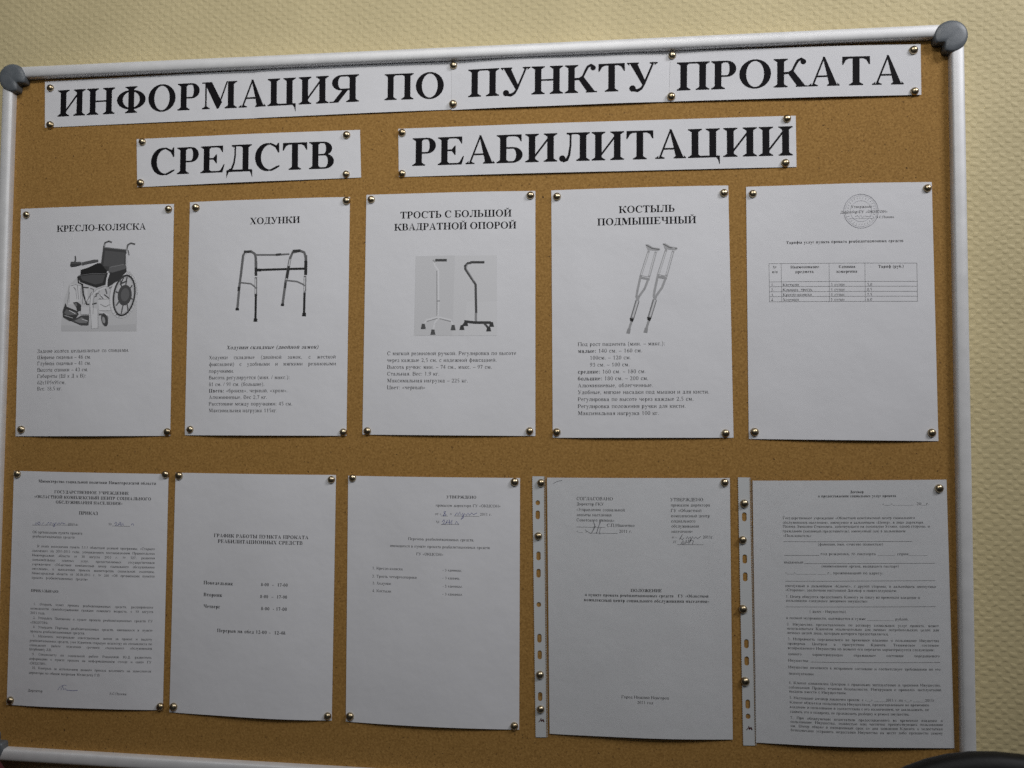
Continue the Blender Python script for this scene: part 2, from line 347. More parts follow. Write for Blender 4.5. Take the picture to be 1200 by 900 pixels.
def d0(g, W): g.ring(W * .05, W * .95, -9, g.h * 1.01)
def d1(g, W): c = W * .5; g.stem(c - g.S / 2, 0, g.h * .9, 1, 0); g.poly((c - g.S / 2, g.h * .8), (c + g.S / 2, g.h * .7), (c + g.S / 2, g.h * 1.01), (c + g.S * .2, g.h * 1.01), (W * .2, g.h * .88), (W * .2, g.h * .84))
def d2(g, W):
    h, S, T = g.h, g.S, g.T; g.path([(W * .10, h * .70), (W * .22, h * .92), (W * .48, h * .97), (W * .72, h * .86), (W * .74, h * .66), (W * .60, h * .42), (W * .10, h * .04)], [T, T * 2, S * .5, S, S * 1.05, S * .7, T])
    g.rect(W * .06, 0, W * .88, S * .6); g.poly((W * .95, h * .26), (W * .88, h * .26), (W * .75, S * .4), (W * .88, 0))
def d3(g, W):
    h, S, T = g.h, g.S, g.T; g.bowl(W * .35, W * .80, h * .50, h); g.bowl(W * .35, W * .90, -5, h * .52 + T); g.path([(W * .38, h * .98), (W * .12, h * .76)], [T * 1.5, T]); g.path([(W * .38, T), (W * .12, h * .06)], [T * 2, S * .6])
def d4(g, W):
    h, S, T = g.h, g.S, g.T; g.rect(W * .55, 0, W * .55 + S, h); g.path([(W * .55 + S * .3, h), (W * .06, h * .28)], T * 1.4); g.rect(W * .04, h * .22, W * .94, h * .22 + S * .6)
def d5(g, W):
    h, S, T = g.h, g.S, g.T; g.poly((W * .26, h), (W * .85, h), (W * .80, h - S * .8), (W * .24, h - S * .8)); g.path([(W * .26, h * .95), (W * .16, h * .62)], T * 1.3)
    g.arc(W * .40, h * .32, W * .46, h * .32, W * .46 - S, h * .32 - T, 120, -110)
def d6(g, W):
    h, S, T = g.h, g.S, g.T; g.ring(W * .06, W * .94, -9, h * .62); g.path([(W * .17, h * .3), (W * .24, h * .66), (W * .5, h * .88), (W * .86, h * 1.0)], [S, S * .9, S * .5, T])
def d7(g, W): h, S, T = g.h, g.S, g.T; g.rect(W * .10, h - S * .8, W * .92, h); g.path([(W * .85, h * .95), (W * .60, h * .5), (W * .40, 0)], [S * .6, S * .8, S * .8]); g.rect(W * .07, h * .72, W * .11, h)
def d8(g, W): h = g.h; g.ring(W * .14, W * .86, h * .5, h * 1.01, g.S * .85); g.ring(W * .07, W * .93, -9, h * .55)
def d9(g, W):
    h, S, T = g.h, g.S, g.T; g.ring(W * .06, W * .94, h * .38, h * 1.01); g.path([(W * .83, h * .7), (W * .76, h * .34), (W * .5, h * .12), (W * .14, 0)], [S, S * .9, S * .5, T])
def p_dot(g, W): g.ball(W * .5, g.S * .45, g.S * .55)
def p_com(g, W): g.ball(W * .5, g.S * .45, g.S * .55); g.path([(W * .62, g.S * .3), (W * .35, -g.S * 1.1)], [g.S * .6, g.T])
def p_col(g, W): p_dot(g, W); g.ball(W * .5, 400, g.S * .55)
def p_dash(g, W): g.rect(W * .02, 210, W * .98, 210 + max(g.T * 1.5, 45))
def p_us(g, W): g.rect(0, -95, W + 3, -60)
def p_lp(g, W): g.path([(W * .85, 700), (W * .4, 520), (W * .22, 250), (W * .4, -20), (W * .85, -190)], [g.T, g.S * .6, g.S * .8, g.S * .6, g.T])
def p_rp(g, W): g.path([(W * .15, 700), (W * .6, 520), (W * .78, 250), (W * .6, -20), (W * .15, -190)], [g.T, g.S * .6, g.S * .8, g.S * .6, g.T])
def p_sl(g, W): g.path([(0, -10), (W, 690)], max(g.T, 50))
def p_lq(g, W):
    for o in (.1, .5): g.path([(W * (o + .38), 400), (W * o, 235), (W * (o + .38), 70)], max(g.T * 1.2, 45))
def p_rq(g, W):
    for o in (.1, .5): g.path([(W * o, 400), (W * (o + .38), 235), (W * o, 70)], max(g.T * 1.2, 45))
def p_no(g, W):
    h, S, T = g.h, g.S, g.T; g.rect(W * .10, 0, W * .10 + T, h); g.rect(W * .5, 0, W * .5 + T, h); g.poly((W * .07, h), (W * .07 + S, h), (W * .53, 0), (W * .53 - T, 0))
    g.arc(W * .78, h * .62, W * .16, h * .2, W * .16 - S * .5, h * .2 - T, 0, 360); g.rect(W * .64, h * .25, W * .93, h * .25 + T)
def p_x(g, W): g.low = True; U_X(g, W)

UC = {'А': (U_A, 722), 'Б': (U_BE, 667), 'В': (U_V, 667), 'Г': (U_G, 610), 'Д': (U_D, 700), 'Е': (U_E, 667), 'Ё': (U_E, 667), 'Ж': (U_ZH, 1008), 'З': (U_Z, 575),
      'И': (U_I, 778), 'Й': (U_IK, 778), 'К': (U_K, 766), 'Л': (U_L, 745), 'М': (U_M, 944), 'Н': (U_N, 778), 'О': (U_O, 778), 'П': (U_P, 778), 'Р': (U_R, 611),
      'С': (U_S, 709), 'Т': (U_T, 667), 'У': (U_U, 722), 'Ф': (U_F, 820), 'Х': (U_X, 722), 'Ц': (U_TS, 778), 'Ч': (U_CH, 732), 'Ш': (U_SH, 1090), 'Щ': (U_SHCH, 1090),
      'Ъ': (U_HARD, 760), 'Ы': (U_Y, 940), 'Ь': (U_SOFT, 640), 'Э': (U_EE, 714), 'Ю': (U_YU, 1094), 'Я': (U_YA, 740)}
LCW = dict(zip('абвгдежзийклмнопрстуфхцчшщъыьэюяё', (500, 500, 480, 400, 510, 444, 700, 396, 545, 545, 500, 500, 640, 545, 500, 545, 511, 444, 440, 500, 670, 500, 545, 510, 780, 780, 530, 680, 460, 440, 750, 470, 444)))
OTHER = {'0': (d0, 500), '1': (d1, 500), '2': (d2, 500), '3': (d3, 500), '4': (d4, 500), '5': (d5, 500), '6': (d6, 500), '7': (d7, 500), '8': (d8, 500), '9': (d9, 500),
         '.': (p_dot, 250), ',': (p_com, 250), ':': (p_col, 300), '-': (p_dash, 333), '–': (p_dash, 500), '_': (p_us, 500), '(': (p_lp, 333), ')': (p_rp, 333), '/': (p_sl, 278),
         '«': (p_lq, 480), '»': (p_rq, 480), '№': (p_no, 950)}
LOWOWN = {'а': l_a, 'б': l_be, 'е': l_e, 'р': l_r, 'у': l_u, 'ё': l_yo}
_cache = {}
SMALL = False
def glyph(ch, bold):
    if (ch, bold, SMALL) in _cache: return _cache[ch, bold, SMALL]
    P, W = glyph_(ch, bold)
    if SMALL and P and ch != '_':                                   # looser fit and shorter serifs at reading sizes
        P = [[(W / 2 + (x - W / 2) * (.93 if ch in UC else .90), y) for x, y in p] for p in P]
    _cache[ch, bold, SMALL] = (P, W); return P, W
def glyph_(ch, bold):
    S, T = (152, 40) if bold else (108, 42)
    if SMALL: S, T = (158, 34) if bold else (112, 34)
    if ch == ' ': r = ([], 250)
    elif ch in UC:
        f, W = UC[ch]; g = Glyph(S, T, 662)
        if not bold: W *= .95
        f(g, W); r = (g.P, W)
    elif ch in LCW:
        W = LCW[ch] * (1.05 if bold else 1); f = LOWOWN.get(ch) or UC[ch.upper()][0]
        g = Glyph(S * (.86 if bold else .84), T, 466, True); g.F *= .85
        f(g, W); r = (g.P, W)
    elif ch in OTHER:
        f, W = OTHER[ch]; g = Glyph(S * .82, T, 662); f(g, W); r = (g.P, W)
    elif ch == 'x':
        g = Glyph(S * .84, T, 466, True); g.F *= .8; U_X(g, 500); r = (g.P, 500)
    else: raise KeyError(ch)
    return r
def set_line(text, bold=False, italic=False, small=False):
    global SMALL
    SMALL = small
    """polygons of a line in 1/1000 em, with marks *...* switching weight; returns (polys per word, word widths)"""
    words, cur, x, b = [], [], 0.0, bold
    for ch in text:
        if ch == '*': b = not b; continue
        if ch == ' ': words.append((cur, x)); cur, x = [], 0.0; continue
        P, W = glyph(ch, b)
        for p in P: cur.append([(px + x + (py * .22 if italic else 0), py) for px, py in p])
        x += W
    words.append((cur, x))
    return words


SHEETS = {
 't1': dict(quad=[[0.0396, 0.0032], [0.58489, -0.00157], [0.58552, 0.06059], [0.04172, 0.06451]], lines=[
  ('ИНФОРМАЦИЯ', 'b', 0.0578, 0.05072, 0.46515, 0.04661, 0, 0),
  ('ПО', 'b', 0.49566, 0.04627, 0.57313, 0.04615, 0, 0),
 ], rules=[
 ]),
 't2': dict(quad=[[0.58063, -0.00069], [0.84929, -0.00143], [0.84919, 0.06109], [0.58128, 0.06139]], lines=[
  ('ПУНКТУ', 'b', 0.60077, 0.04648, 0.83119, 0.04684, 0, 0),
 ], rules=[
 ]),
 't3': dict(quad=[[0.84628, 0.0002], [1.12972, 0.00463], [1.12972, 0.06404], [0.8442, 0.06121]], lines=[
  ('ПРОКАТА', 'b', 0.85221, 0.0483, 1.11177, 0.05114, 0, 0),
 ], rules=[
 ]),
 't4': dict(quad=[[0.16977, 0.08407], [0.4657, 0.08191], [0.46805, 0.14215], [0.17239, 0.14677]], lines=[
  ('СРЕДСТВ', 'b', 0.18847, 0.13192, 0.43485, 0.12984, 0, 0),
 ], rules=[
 ]),
 't5': dict(quad=[[0.51445, 0.08229], [0.99022, 0.08301], [0.99061, 0.14383], [0.5159, 0.14281]], lines=[
  ('РЕАБИЛИТАЦИИ', 'b', 0.53185, 0.12962, 0.98764, 0.13003, 0, 0),
 ], rules=[
 ]),
 'p1': dict(quad=[[0.01154, 0.17135], [0.22299, 0.16973], [0.22571, 0.46503], [0.01459, 0.46764]], lines=[
  ('КРЕСЛО-КОЛЯСКА', 'b', 0.06437, 0.20313, 0.18673, 0.20214, 0, 0),
  ('Задние колёса цельнолитые со спицами.', '', 0.04205, 0.36012, 0.1689, 0.35876, 7, 0),
  ('Ширина сиденья – 46 см.', '', 0.04233, 0.36817, 0.11758, 0.36736, 7, 0),
  ('Глубина сиденья – 41 см.', '', 0.04261, 0.37611, 0.11783, 0.37529, 7, 0),
  ('Высота спинки – 43 см.', '', 0.04289, 0.38437, 0.11424, 0.38358, 7, 0),
  ('Габариты (Ш x Д x В):', '', 0.04318, 0.39241, 0.11157, 0.39164, 7, 0),
  ('62x105x91см.', '', 0.04346, 0.40066, 0.08384, 0.4002, 7, 0),
  ('Вес: 18,5 кг.', '', 0.04374, 0.40857, 0.07881, 0.40817, 7, 0),
 ], rules=[
 ]),
 'p2': dict(quad=[[0.24439, 0.16793], [0.45416, 0.16632], [0.45442, 0.46257], [0.24506, 0.46397]], lines=[
  ('ХОДУНКИ', 'b', 0.32545, 0.19848, 0.39137, 0.19798, 0, 0),
  ('Ходунки складные (двойной замок)', 'bi', 0.29827, 0.35602, 0.41733, 0.35518, 6.8, 0),
  ('Ходунки складные (двойной замок, с жесткой', '', 0.27541, 0.36854, 0.43964, 0.36739, 6.7, 1),
  ('фиксацией) с удобными и мягкими резиновыми', '', 0.27561, 0.37703, 0.44011, 0.37588, 6.7, 1),
  ('поручнями.', '', 0.27582, 0.3855, 0.3097, 0.38527, 6.7, 0),
  ('Высота регулируется (мин. / макс.):', '', 0.27602, 0.39376, 0.3819, 0.39303, 6.7, 0),
  ('81 см. / 91 см. (большие).', '', 0.27622, 0.40212, 0.34954, 0.40161, 6.7, 0),
  ('*Цвета:* «бронза», черный, «хром».', '', 0.27642, 0.41015, 0.37947, 0.40944, 6.7, 0),
  ('Алюминиевые, Вес 2,7 кг.', '', 0.27662, 0.41828, 0.35342, 0.41775, 6.7, 0),
  ('Расстояние между поручнями: 45 см.', '', 0.27682, 0.42651, 0.38583, 0.42577, 6.7, 0),
  ('Максимальная нагрузка 115кг.', '', 0.27702, 0.43484, 0.36677, 0.43423, 6.7, 0),
 ], rules=[
 ]),
 'p3': dict(quad=[[0.47513, 0.16416], [0.68517, 0.16441], [0.68688, 0.46048], [0.4746, 0.4609]], lines=[
  ('ТРОСТЬ С БОЛЬШОЙ', 'b', 0.51843, 0.19516, 0.65677, 0.19528, 0, 0),
  ('КВАДРАТНОЙ ОПОРОЙ', 'b', 0.51111, 0.20986, 0.66268, 0.20996, 0, 0),
  ('С мягкой резиновой ручкой. Регулировка по высоте', '', 0.50422, 0.36357, 0.66342, 0.36342, 6.7, 0),
  ('через каждые 2,5 см. с надежной фиксацией.', '', 0.50434, 0.37183, 0.64004, 0.37169, 6.7, 0),
  ('Высота ручки: мин. – 74 см., макс. – 97 см.', '', 0.50446, 0.3802, 0.63431, 0.38005, 6.7, 0),
  ('Стальная. Вес: 1,9 кг.', '', 0.50457, 0.38845, 0.56997, 0.38837, 6.7, 0),
  ('Максимальная нагрузка – 225 кг.', '', 0.50469, 0.3968, 0.60514, 0.39667, 6.7, 0),
  ('Цвет: «черный»', '', 0.50481, 0.40515, 0.55299, 0.40508, 6.7, 0),
 ], rules=[
 ]),
 'p4': dict(quad=[[0.70445, 0.16427], [0.91282, 0.16364], [0.91749, 0.46007], [0.70764, 0.46229]], lines=[
  ('КОСТЫЛЬ', 'b', 0.78488, 0.19419, 0.85096, 0.19394, 0, 0),
  ('ПОДМЫШЕЧНЫЙ', 'b', 0.75944, 0.20857, 0.87575, 0.20809, 0, 0),
  ('Под рост пациента (мин. – макс.):', '', 0.73688, 0.35306, 0.83946, 0.35226, 6.7, 0),
  ('*малые:* 140 см. – 160 см.', '', 0.73691, 0.36111, 0.81291, 0.3605, 6.7, 0),
  ('100см. – 120 см.', '', 0.75117, 0.36916, 0.79988, 0.36876, 6.7, 0),
  ('93 см. – 100 см.', '', 0.7512, 0.37749, 0.79819, 0.37709, 6.7, 0),
  ('*средние:* 160 см. – 180 см.', '', 0.73699, 0.38583, 0.81708, 0.38514, 6.7, 0),
  ('*большие:* 180 см. – 200 см.', '', 0.73702, 0.39395, 0.82005, 0.39322, 6.7, 0),
  ('Алюминиевые, облегченные.', '', 0.73705, 0.40218, 0.82549, 0.40137, 6.7, 0),
  ('Удобные, мягкие насадки под мышки и для кисти.', '', 0.73708, 0.41019, 0.89, 0.40877, 6.7, 0),
  ('Регулировка по высоте через каждые 2,5 см.', '', 0.73711, 0.4185, 0.87214, 0.41722, 6.7, 0),
  ('Регулировка положения ручки для кисти.', '', 0.73713, 0.4268, 0.86303, 0.42558, 6.7, 0),
  ('Максимальная нагрузка 100 кг.', '', 0.73716, 0.4351, 0.83227, 0.43416, 6.7, 0),
 ], rules=[
 ]),
 'p5': dict(quad=[[0.93321, 0.16579], [1.14005, 0.16549], [1.14284, 0.46143], [0.9347, 0.46127]], lines=[
  ('Утверждаю', '', 1.04996, 0.1945, 1.07341, 0.19448, 0, 0),
  ('Директор ГУ «ОКЦСОН»', '', 1.03808, 0.20051, 1.09067, 0.20045, 0, 0),
  ('Э.С.Панова', '', 1.07721, 0.20672, 1.09788, 0.20669, 0, 0),
  ('Тарифы услуг пункта проката реабилитационных средств', 'b', 0.97781, 0.23458, 1.10776, 0.23446, 0, 0),
  ('№', 'b', 0.96252, 0.26324, 0.96733, 0.26324, 0, 0),
  ('п/п', 'b', 0.96182, 0.26843, 0.96826, 0.26843, 0, 0),
  ('Наименование', 'b', 0.98239, 0.26332, 1.01462, 0.26329, 0, 0),
  ('предмета', 'b', 0.9878, 0.26887, 1.00839, 0.26886, 0, 0),
  ('Единица', 'b', 1.03584, 0.26366, 1.05459, 0.26364, 0, 0),
  ('измерения', 'b', 1.03342, 0.26917, 1.05651, 0.26916, 0, 0),
  ('Тариф (руб.)', 'b', 1.07953, 0.26397, 1.10774, 0.26395, 0, 0),
  ('1.', '', 0.96075, 0.2836, 0.96412, 0.2836, 0, 0),
  ('Костыли', '', 0.97371, 0.28374, 0.99169, 0.28373, 0, 0),
  ('1 сутки', '', 1.02722, 0.28415, 1.04233, 0.28414, 0, 0),
  ('5,0', '', 1.06713, 0.2844, 1.07283, 0.28439, 0, 0),
  ('2.', '', 0.96072, 0.28943, 0.96408, 0.28943, 0, 0),
  ('Клюшка, трость', '', 0.97367, 0.28957, 1.00679, 0.28955, 0, 0),
  ('1 сутки', '', 1.02717, 0.28993, 1.04227, 0.28993, 0, 0),
  ('0,5', '', 1.06706, 0.29016, 1.07277, 0.29015, 0, 0),
  ('3.', '', 0.96068, 0.29527, 0.96404, 0.29527, 0, 0),
  ('Кресло-коляска', '', 0.97363, 0.29539, 1.00626, 0.29538, 0, 0),
  ('1 сутки', '', 1.02711, 0.29572, 1.04221, 0.29571, 0, 0),
  ('7,5', '', 1.06699, 0.29591, 1.0727, 0.29591, 0, 0),
  ('4.', '', 0.96064, 0.3011, 0.964, 0.3011, 0, 0),
  ('Ходунки', '', 0.97359, 0.30122, 0.99155, 0.30121, 0, 0),
  ('1 сутки', '', 1.02706, 0.3015, 1.04215, 0.3015, 0, 0),
  ('6,0', '', 1.06693, 0.30167, 1.07263, 0.30167, 0, 0),
 ], rules=[
  ([[0.95862,0.25719],[1.12265,0.25888]],0.3,'pale'),
  ([[0.95848,0.27858],[1.12275,0.27984]],0.3,'pale'),
  ([[0.95844,0.28427],[1.12278,0.28542]],0.3,'pale'),
  ([[0.9584,0.29026],[1.12281,0.29128]],0.3,'pale'),
  ([[0.95837,0.29594],[1.12283,0.29685]],0.3,'pale'),
  ([[0.95833,0.30192],[1.12286,0.30271]],0.3,'pale'),
  ([[0.95852,0.25698],[0.9589,0.30183]],0.3,'pale'),
  ([[0.97218,0.25712],[0.97253,0.30189]],0.3,'pale'),
  ([[1.02539,0.25768],[1.02563,0.30215]],0.3,'pale'),
  ([[1.06499,0.25809],[1.06514,0.30234]],0.3,'pale'),
  ([[1.12226,0.25868],[1.1223,0.30262]],0.3,'pale'),
  ([[1.08012,0.19865],[1.07985,0.20172],[1.07912,0.2047],[1.07795,0.20751],[1.07637,0.21011],[1.07441,0.21241],[1.07213,0.21436],[1.06957,0.21592],[1.06681,0.21704],[1.0639,0.2177],[1.06093,0.21789],[1.05796,0.21758],[1.05506,0.21681],[1.05231,0.21557],[1.04978,0.21391],[1.04753,0.21186],[1.04561,0.20947],[1.04407,0.2068],[1.04295,0.20392],[1.04229,0.2009],[1.04208,0.19781],[1.04235,0.19473],[1.04308,0.19174],[1.04426,0.18891],[1.04585,0.18631],[1.04782,0.184],[1.05012,0.18204],[1.05269,0.18049],[1.05547,0.17937],[1.05838,0.17872],[1.06136,0.17855],[1.06434,0.17886],[1.06723,0.17966],[1.06997,0.18091],[1.07249,0.18258],[1.07473,0.18464],[1.07664,0.18703],[1.07816,0.18969],[1.07927,0.19257],[1.07992,0.19558],[1.08012,0.19865]],0.45,'stamp'),
  ([[1.07843,0.19862],[1.07819,0.2014],[1.07752,0.20411],[1.07646,0.20667],[1.07501,0.20903],[1.07323,0.21112],[1.07115,0.2129],[1.06882,0.21431],[1.0663,0.21533],[1.06366,0.21593],[1.06095,0.2161],[1.05824,0.21583],[1.0556,0.21512],[1.0531,0.214],[1.0508,0.21248],[1.04874,0.21062],[1.047,0.20845],[1.0456,0.20602],[1.04458,0.20341],[1.04397,0.20066],[1.04378,0.19785],[1.04403,0.19505],[1.04469,0.19233],[1.04576,0.18976],[1.04722,0.18739],[1.04901,0.18529],[1.0511,0.18352],[1.05344,0.1821],[1.05597,0.18109],[1.05863,0.18049],[1.06134,0.18034],[1.06405,0.18063],[1.06669,0.18135],[1.06919,0.18248],[1.07148,0.184],[1.07352,0.18587],[1.07526,0.18805],[1.07665,0.19047],[1.07765,0.19308],[1.07825,0.19582],[1.07843,0.19862]],0.16,'stamp'),
  ([[1.0729,0.19849],[1.07273,0.20038],[1.07228,0.20222],[1.07155,0.20396],[1.07057,0.20556],[1.06936,0.20697],[1.06795,0.20818],[1.06636,0.20914],[1.06465,0.20983],[1.06285,0.21024],[1.06101,0.21035],[1.05917,0.21016],[1.05738,0.20968],[1.05568,0.20892],[1.05412,0.20789],[1.05272,0.20663],[1.05154,0.20515],[1.05059,0.20351],[1.0499,0.20174],[1.04948,0.19988],[1.04936,0.19797],[1.04952,0.19608],[1.04998,0.19424],[1.0507,0.19249],[1.05169,0.19089],[1.05291,0.18947],[1.05433,0.18826],[1.05592,0.18731],[1.05763,0.18662],[1.05944,0.18622],[1.06128,0.18611],[1.06312,0.1863],[1.06491,0.18679],[1.06661,0.18756],[1.06817,0.18859],[1.06956,0.18985],[1.07074,0.19133],[1.07168,0.19297],[1.07237,0.19474],[1.07278,0.1966],[1.0729,0.19849]],0.22,'stamp'),
  ([[1.04974,0.20674],[1.07562,0.20668]],0.22,'stamp'),
  ([[1.05474,0.20448],[1.05727,0.20321],[1.05892,0.20545],[1.06104,0.20285],[1.06227,0.20552],[1.06563,0.20383],[1.06896,0.20478],[1.07315,0.20372]],0.4,'stamp'),
  ([[1.0506,0.19953],[1.05315,0.19693],[1.05479,0.2005],[1.05733,0.19791],[1.05981,0.20105],[1.06236,0.19714]],0.3,'stamp'),
  ([[1.07524,0.19855],[1.077,0.1994]],0.3,'stamp'),
  ([[1.0749,0.20157],[1.07665,0.20283]],0.3,'stamp'),
  ([[1.07396,0.20445],[1.07551,0.20609]],0.3,'stamp'),
  ([[1.07246,0.20705],[1.0736,0.20895]],0.3,'stamp'),
  ([[1.07046,0.20928],[1.07108,0.21122]],0.3,'stamp'),
  ([[1.06806,0.21102],[1.06817,0.21283]],0.3,'stamp'),
  ([[1.06535,0.2122],[1.06505,0.21384]],0.3,'stamp'),
  ([[1.06246,0.21278],[1.06182,0.21429]],0.3,'stamp'),
  ([[1.05951,0.21272],[1.05854,0.2142]],0.3,'stamp'),
  ([[1.05663,0.21202],[1.05529,0.21348]],0.3,'stamp'),
  ([[1.05394,0.21073],[1.05222,0.21203]],0.3,'stamp'),
  ([[1.05157,0.20888],[1.04955,0.20984]],0.3,'stamp'),
  ([[1.04961,0.20657],[1.04751,0.20704]],0.3,'stamp'),
  ([[1.04816,0.2039],[1.04618,0.20384]],0.3,'stamp'),
  ([[1.04728,0.20097],[1.04556,0.20047]],0.3,'stamp'),
  ([[1.047,0.19792],[1.04554,0.19708]],0.3,'stamp'),
  ([[1.04734,0.19489],[1.04605,0.19376]],0.3,'stamp'),
  ([[1.04829,0.192],[1.04711,0.19056]],0.3,'stamp'),
  ([[1.04979,0.18938],[1.04876,0.18759]],0.3,'stamp'),
  ([[1.0518,0.18716],[1.05105,0.18505]],0.3,'stamp'),
  ([[1.05421,0.18541],[1.0539,0.18318]],0.3,'stamp'),
  ([[1.05693,0.18423],[1.05711,0.18211]],0.3,'stamp'),
  ([[1.05983,0.18367],[1.06046,0.18186]],0.3,'stamp'),
  ([[1.06278,0.18374],[1.06374,0.18231]],0.3,'stamp'),
  ([[1.06566,0.18444],[1.06687,0.18335]],0.3,'stamp'),
  ([[1.06835,0.18575],[1.06979,0.18488]],0.3,'stamp'),
  ([[1.07071,0.1876],[1.07244,0.18692]],0.3,'stamp'),
  ([[1.07265,0.18991],[1.07468,0.1895]],0.3,'stamp'),
  ([[1.0741,0.19259],[1.07631,0.19256]],0.3,'stamp'),
  ([[1.07497,0.19551],[1.07715,0.19594]],0.3,'stamp'),
 ]),
 'p6': dict(quad=[[0.01418, 0.51211], [0.22484, 0.51295], [0.22505, 0.80493], [0.01487, 0.80828]], lines=[
  ('Министерство социальной политики Нижегородской области', 'b', 0.05009, 0.52625, 0.20931, 0.52674, 0, 0),
  ('ГОСУДАРСТВЕННОЕ УЧРЕЖДЕНИЕ', 'b', 0.07299, 0.53942, 0.17418, 0.53964, 0, 0),
  ('«ОБЛАСТНОЙ КОМПЛЕКСНЫЙ ЦЕНТР СОЦИАЛЬНОГО', 'b', 0.04465, 0.54603, 0.20337, 0.5463, 0, 0),
  ('ОБСЛУЖИВАНИЯ НАСЕЛЕНИЯ»', 'b', 0.07507, 0.55237, 0.16607, 0.55249, 0, 0),
  ('ПРИКАЗ', 'b', 0.10736, 0.56574, 0.13366, 0.56575, 0, 0),
  ('2011 г.', '', 0.09258, 0.57986, 0.107, 0.57985, 0, 0),
  ('№', '', 0.14789, 0.57859, 0.15272, 0.57858, 0, 0),
  ('Об организации пункта проката', '', 0.04363, 0.59095, 0.11316, 0.59086, 0, 0),
  ('реабилитационных средств', '', 0.04382, 0.59635, 0.10242, 0.59626, 0, 0),
  ('В целях выполнения пункта 3.1.1 областной целевой программы, «Старшее', '', 0.05083, 0.6085, 0.20997, 0.6081, 4.5, 1),
  ('поколение» на 2011-2013 годы, утвержденного постановлением Правительства', '', 0.04399, 0.61438, 0.21013, 0.6139, 4.5, 1),
  ('Нижегородской области от 30 августа 2010 г. № 527, развития', '', 0.04407, 0.62008, 0.21006, 0.61954, 4.5, 1),
  ('дополнительных платных услуг, предоставляемых государственным', '', 0.04415, 0.62578, 0.2101, 0.62517, 4.5, 1),
  ('учреждением «Областной комплексный центр социального обслуживания', '', 0.04424, 0.63148, 0.21014, 0.63081, 4.5, 1),
  ('населения», и выполнения приказа министерства социальной политики,', '', 0.04432, 0.63717, 0.21018, 0.63643, 4.5, 1),
  ('Нижегородской области от 30.06.2011 г. № 266 «Об организации пунктов', '', 0.0444, 0.64286, 0.21045, 0.64206, 4.5, 1),
  ('проката реабилитационных средств»', '', 0.04448, 0.64854, 0.12262, 0.64814, 4.5, 1),
  ('ПРИКАЗЫВАЮ:', 'b', 0.0439, 0.66518, 0.08341, 0.66493, 0, 0),
  ('1. Открыть пункт проката реабилитационных средств, расширяющих', '', 0.04812, 0.6817, 0.20971, 0.6805, 4.5, 1),
  ('возможности самообслуживания граждан пожилого возраста, с 10 августа', '', 0.04409, 0.68732, 0.21009, 0.68602, 4.5, 1),
  ('2011 года.', '', 0.04429, 0.69289, 0.06546, 0.69272, 4.5, 0),
  ('2. Утвердить Положение о пункте проката реабилитационных средств ГУ', '', 0.04849, 0.69896, 0.2095, 0.69758, 4.5, 1),
  ('«ОКЦСОН».', '', 0.04447, 0.70479, 0.07112, 0.70455, 4.5, 0),
  ('4. Утвердить Перечень реабилитационных средств, имеющихся в пункте', '', 0.04866, 0.71053, 0.2096, 0.70902, 4.5, 1),
  ('проката реабилитационных средств.', '', 0.04463, 0.71593, 0.12129, 0.71519, 4.5, 0),
  ('5. Назначить материально ответственным лицом за прокат и выдачу', '', 0.04882, 0.72166, 0.20945, 0.72003, 4.5, 1),
  ('реабилитационных средств, учет Клиентов старшую медсестру по специалиста по', '', 0.04481, 0.72749, 0.20938, 0.72576, 4.5, 1),
  ('социальной работе отделения срочного социального обслуживания', '', 0.04477, 0.73316, 0.20931, 0.73137, 4.5, 1),
  ('Щербинину Л.В.', '', 0.04472, 0.73829, 0.07633, 0.73794, 4.5, 0),
  ('9. Специалисту по социальной работе Романовой Ю.Д. разместить', '', 0.04915, 0.74431, 0.20928, 0.74244, 4.5, 1),
  ('информацию о пункте проката на информационном стенде и сайте ГУ', '', 0.04502, 0.75014, 0.20922, 0.74816, 4.5, 1),
  ('«ОКЦСОН».', '', 0.04511, 0.7558, 0.07006, 0.75549, 4.5, 0),
  ('10. Контроль за исполнением данного приказа возложить на заместителя', '', 0.04951, 0.76137, 0.20919, 0.75933, 4.5, 1),
  ('директора по общим вопросам Медведеву Г.В.', '', 0.04529, 0.76753, 0.14355, 0.76623, 4.5, 0),
  ('Директор', '', 0.04491, 0.78992, 0.06577, 0.78961, 0, 0),
  ('Э.С.Панова', '', 0.15564, 0.78837, 0.17836, 0.78804, 0, 0),
 ], rules=[
  ([[0.0433,0.58075],[0.10679,0.57893]],0.25,'ink'),
  ([[0.04691,0.5803],[0.0488,0.57693],[0.0493,0.57987],[0.05121,0.57687],[0.0532,0.57646],[0.05408,0.57866],[0.05213,0.58018],[0.05126,0.57835]],0.5,'blue'),
  ([[0.05691,0.57915],[0.05885,0.57725]],0.4,'blue'),
  ([[0.06294,0.57956],[0.06584,0.57654],[0.06794,0.57945],[0.06924,0.57646],[0.07133,0.579],[0.07327,0.57711],[0.07461,0.58151],[0.07223,0.58193],[0.07644,0.5763],[0.07852,0.57884],[0.08044,0.57658],[0.08211,0.57876],[0.08403,0.5765],[0.08686,0.57754],[0.08884,0.57713]],0.5,'blue'),
  ([[0.15318,0.57896],[0.17669,0.57915]],0.25,'ink'),
  ([[0.15605,0.57634],[0.15833,0.57409],[0.15956,0.57589],[0.15709,0.5785],[0.161,0.57805],[0.16305,0.57435],[0.16195,0.57693],[0.16546,0.57649],[0.16421,0.57396],[0.16475,0.57906],[0.16739,0.57535],[0.16825,0.57825]],0.5,'blue'),
  ([[0.1786,0.57765],[0.17913,0.57581],[0.18108,0.57577],[0.18153,0.57794]],0.5,'blue'),
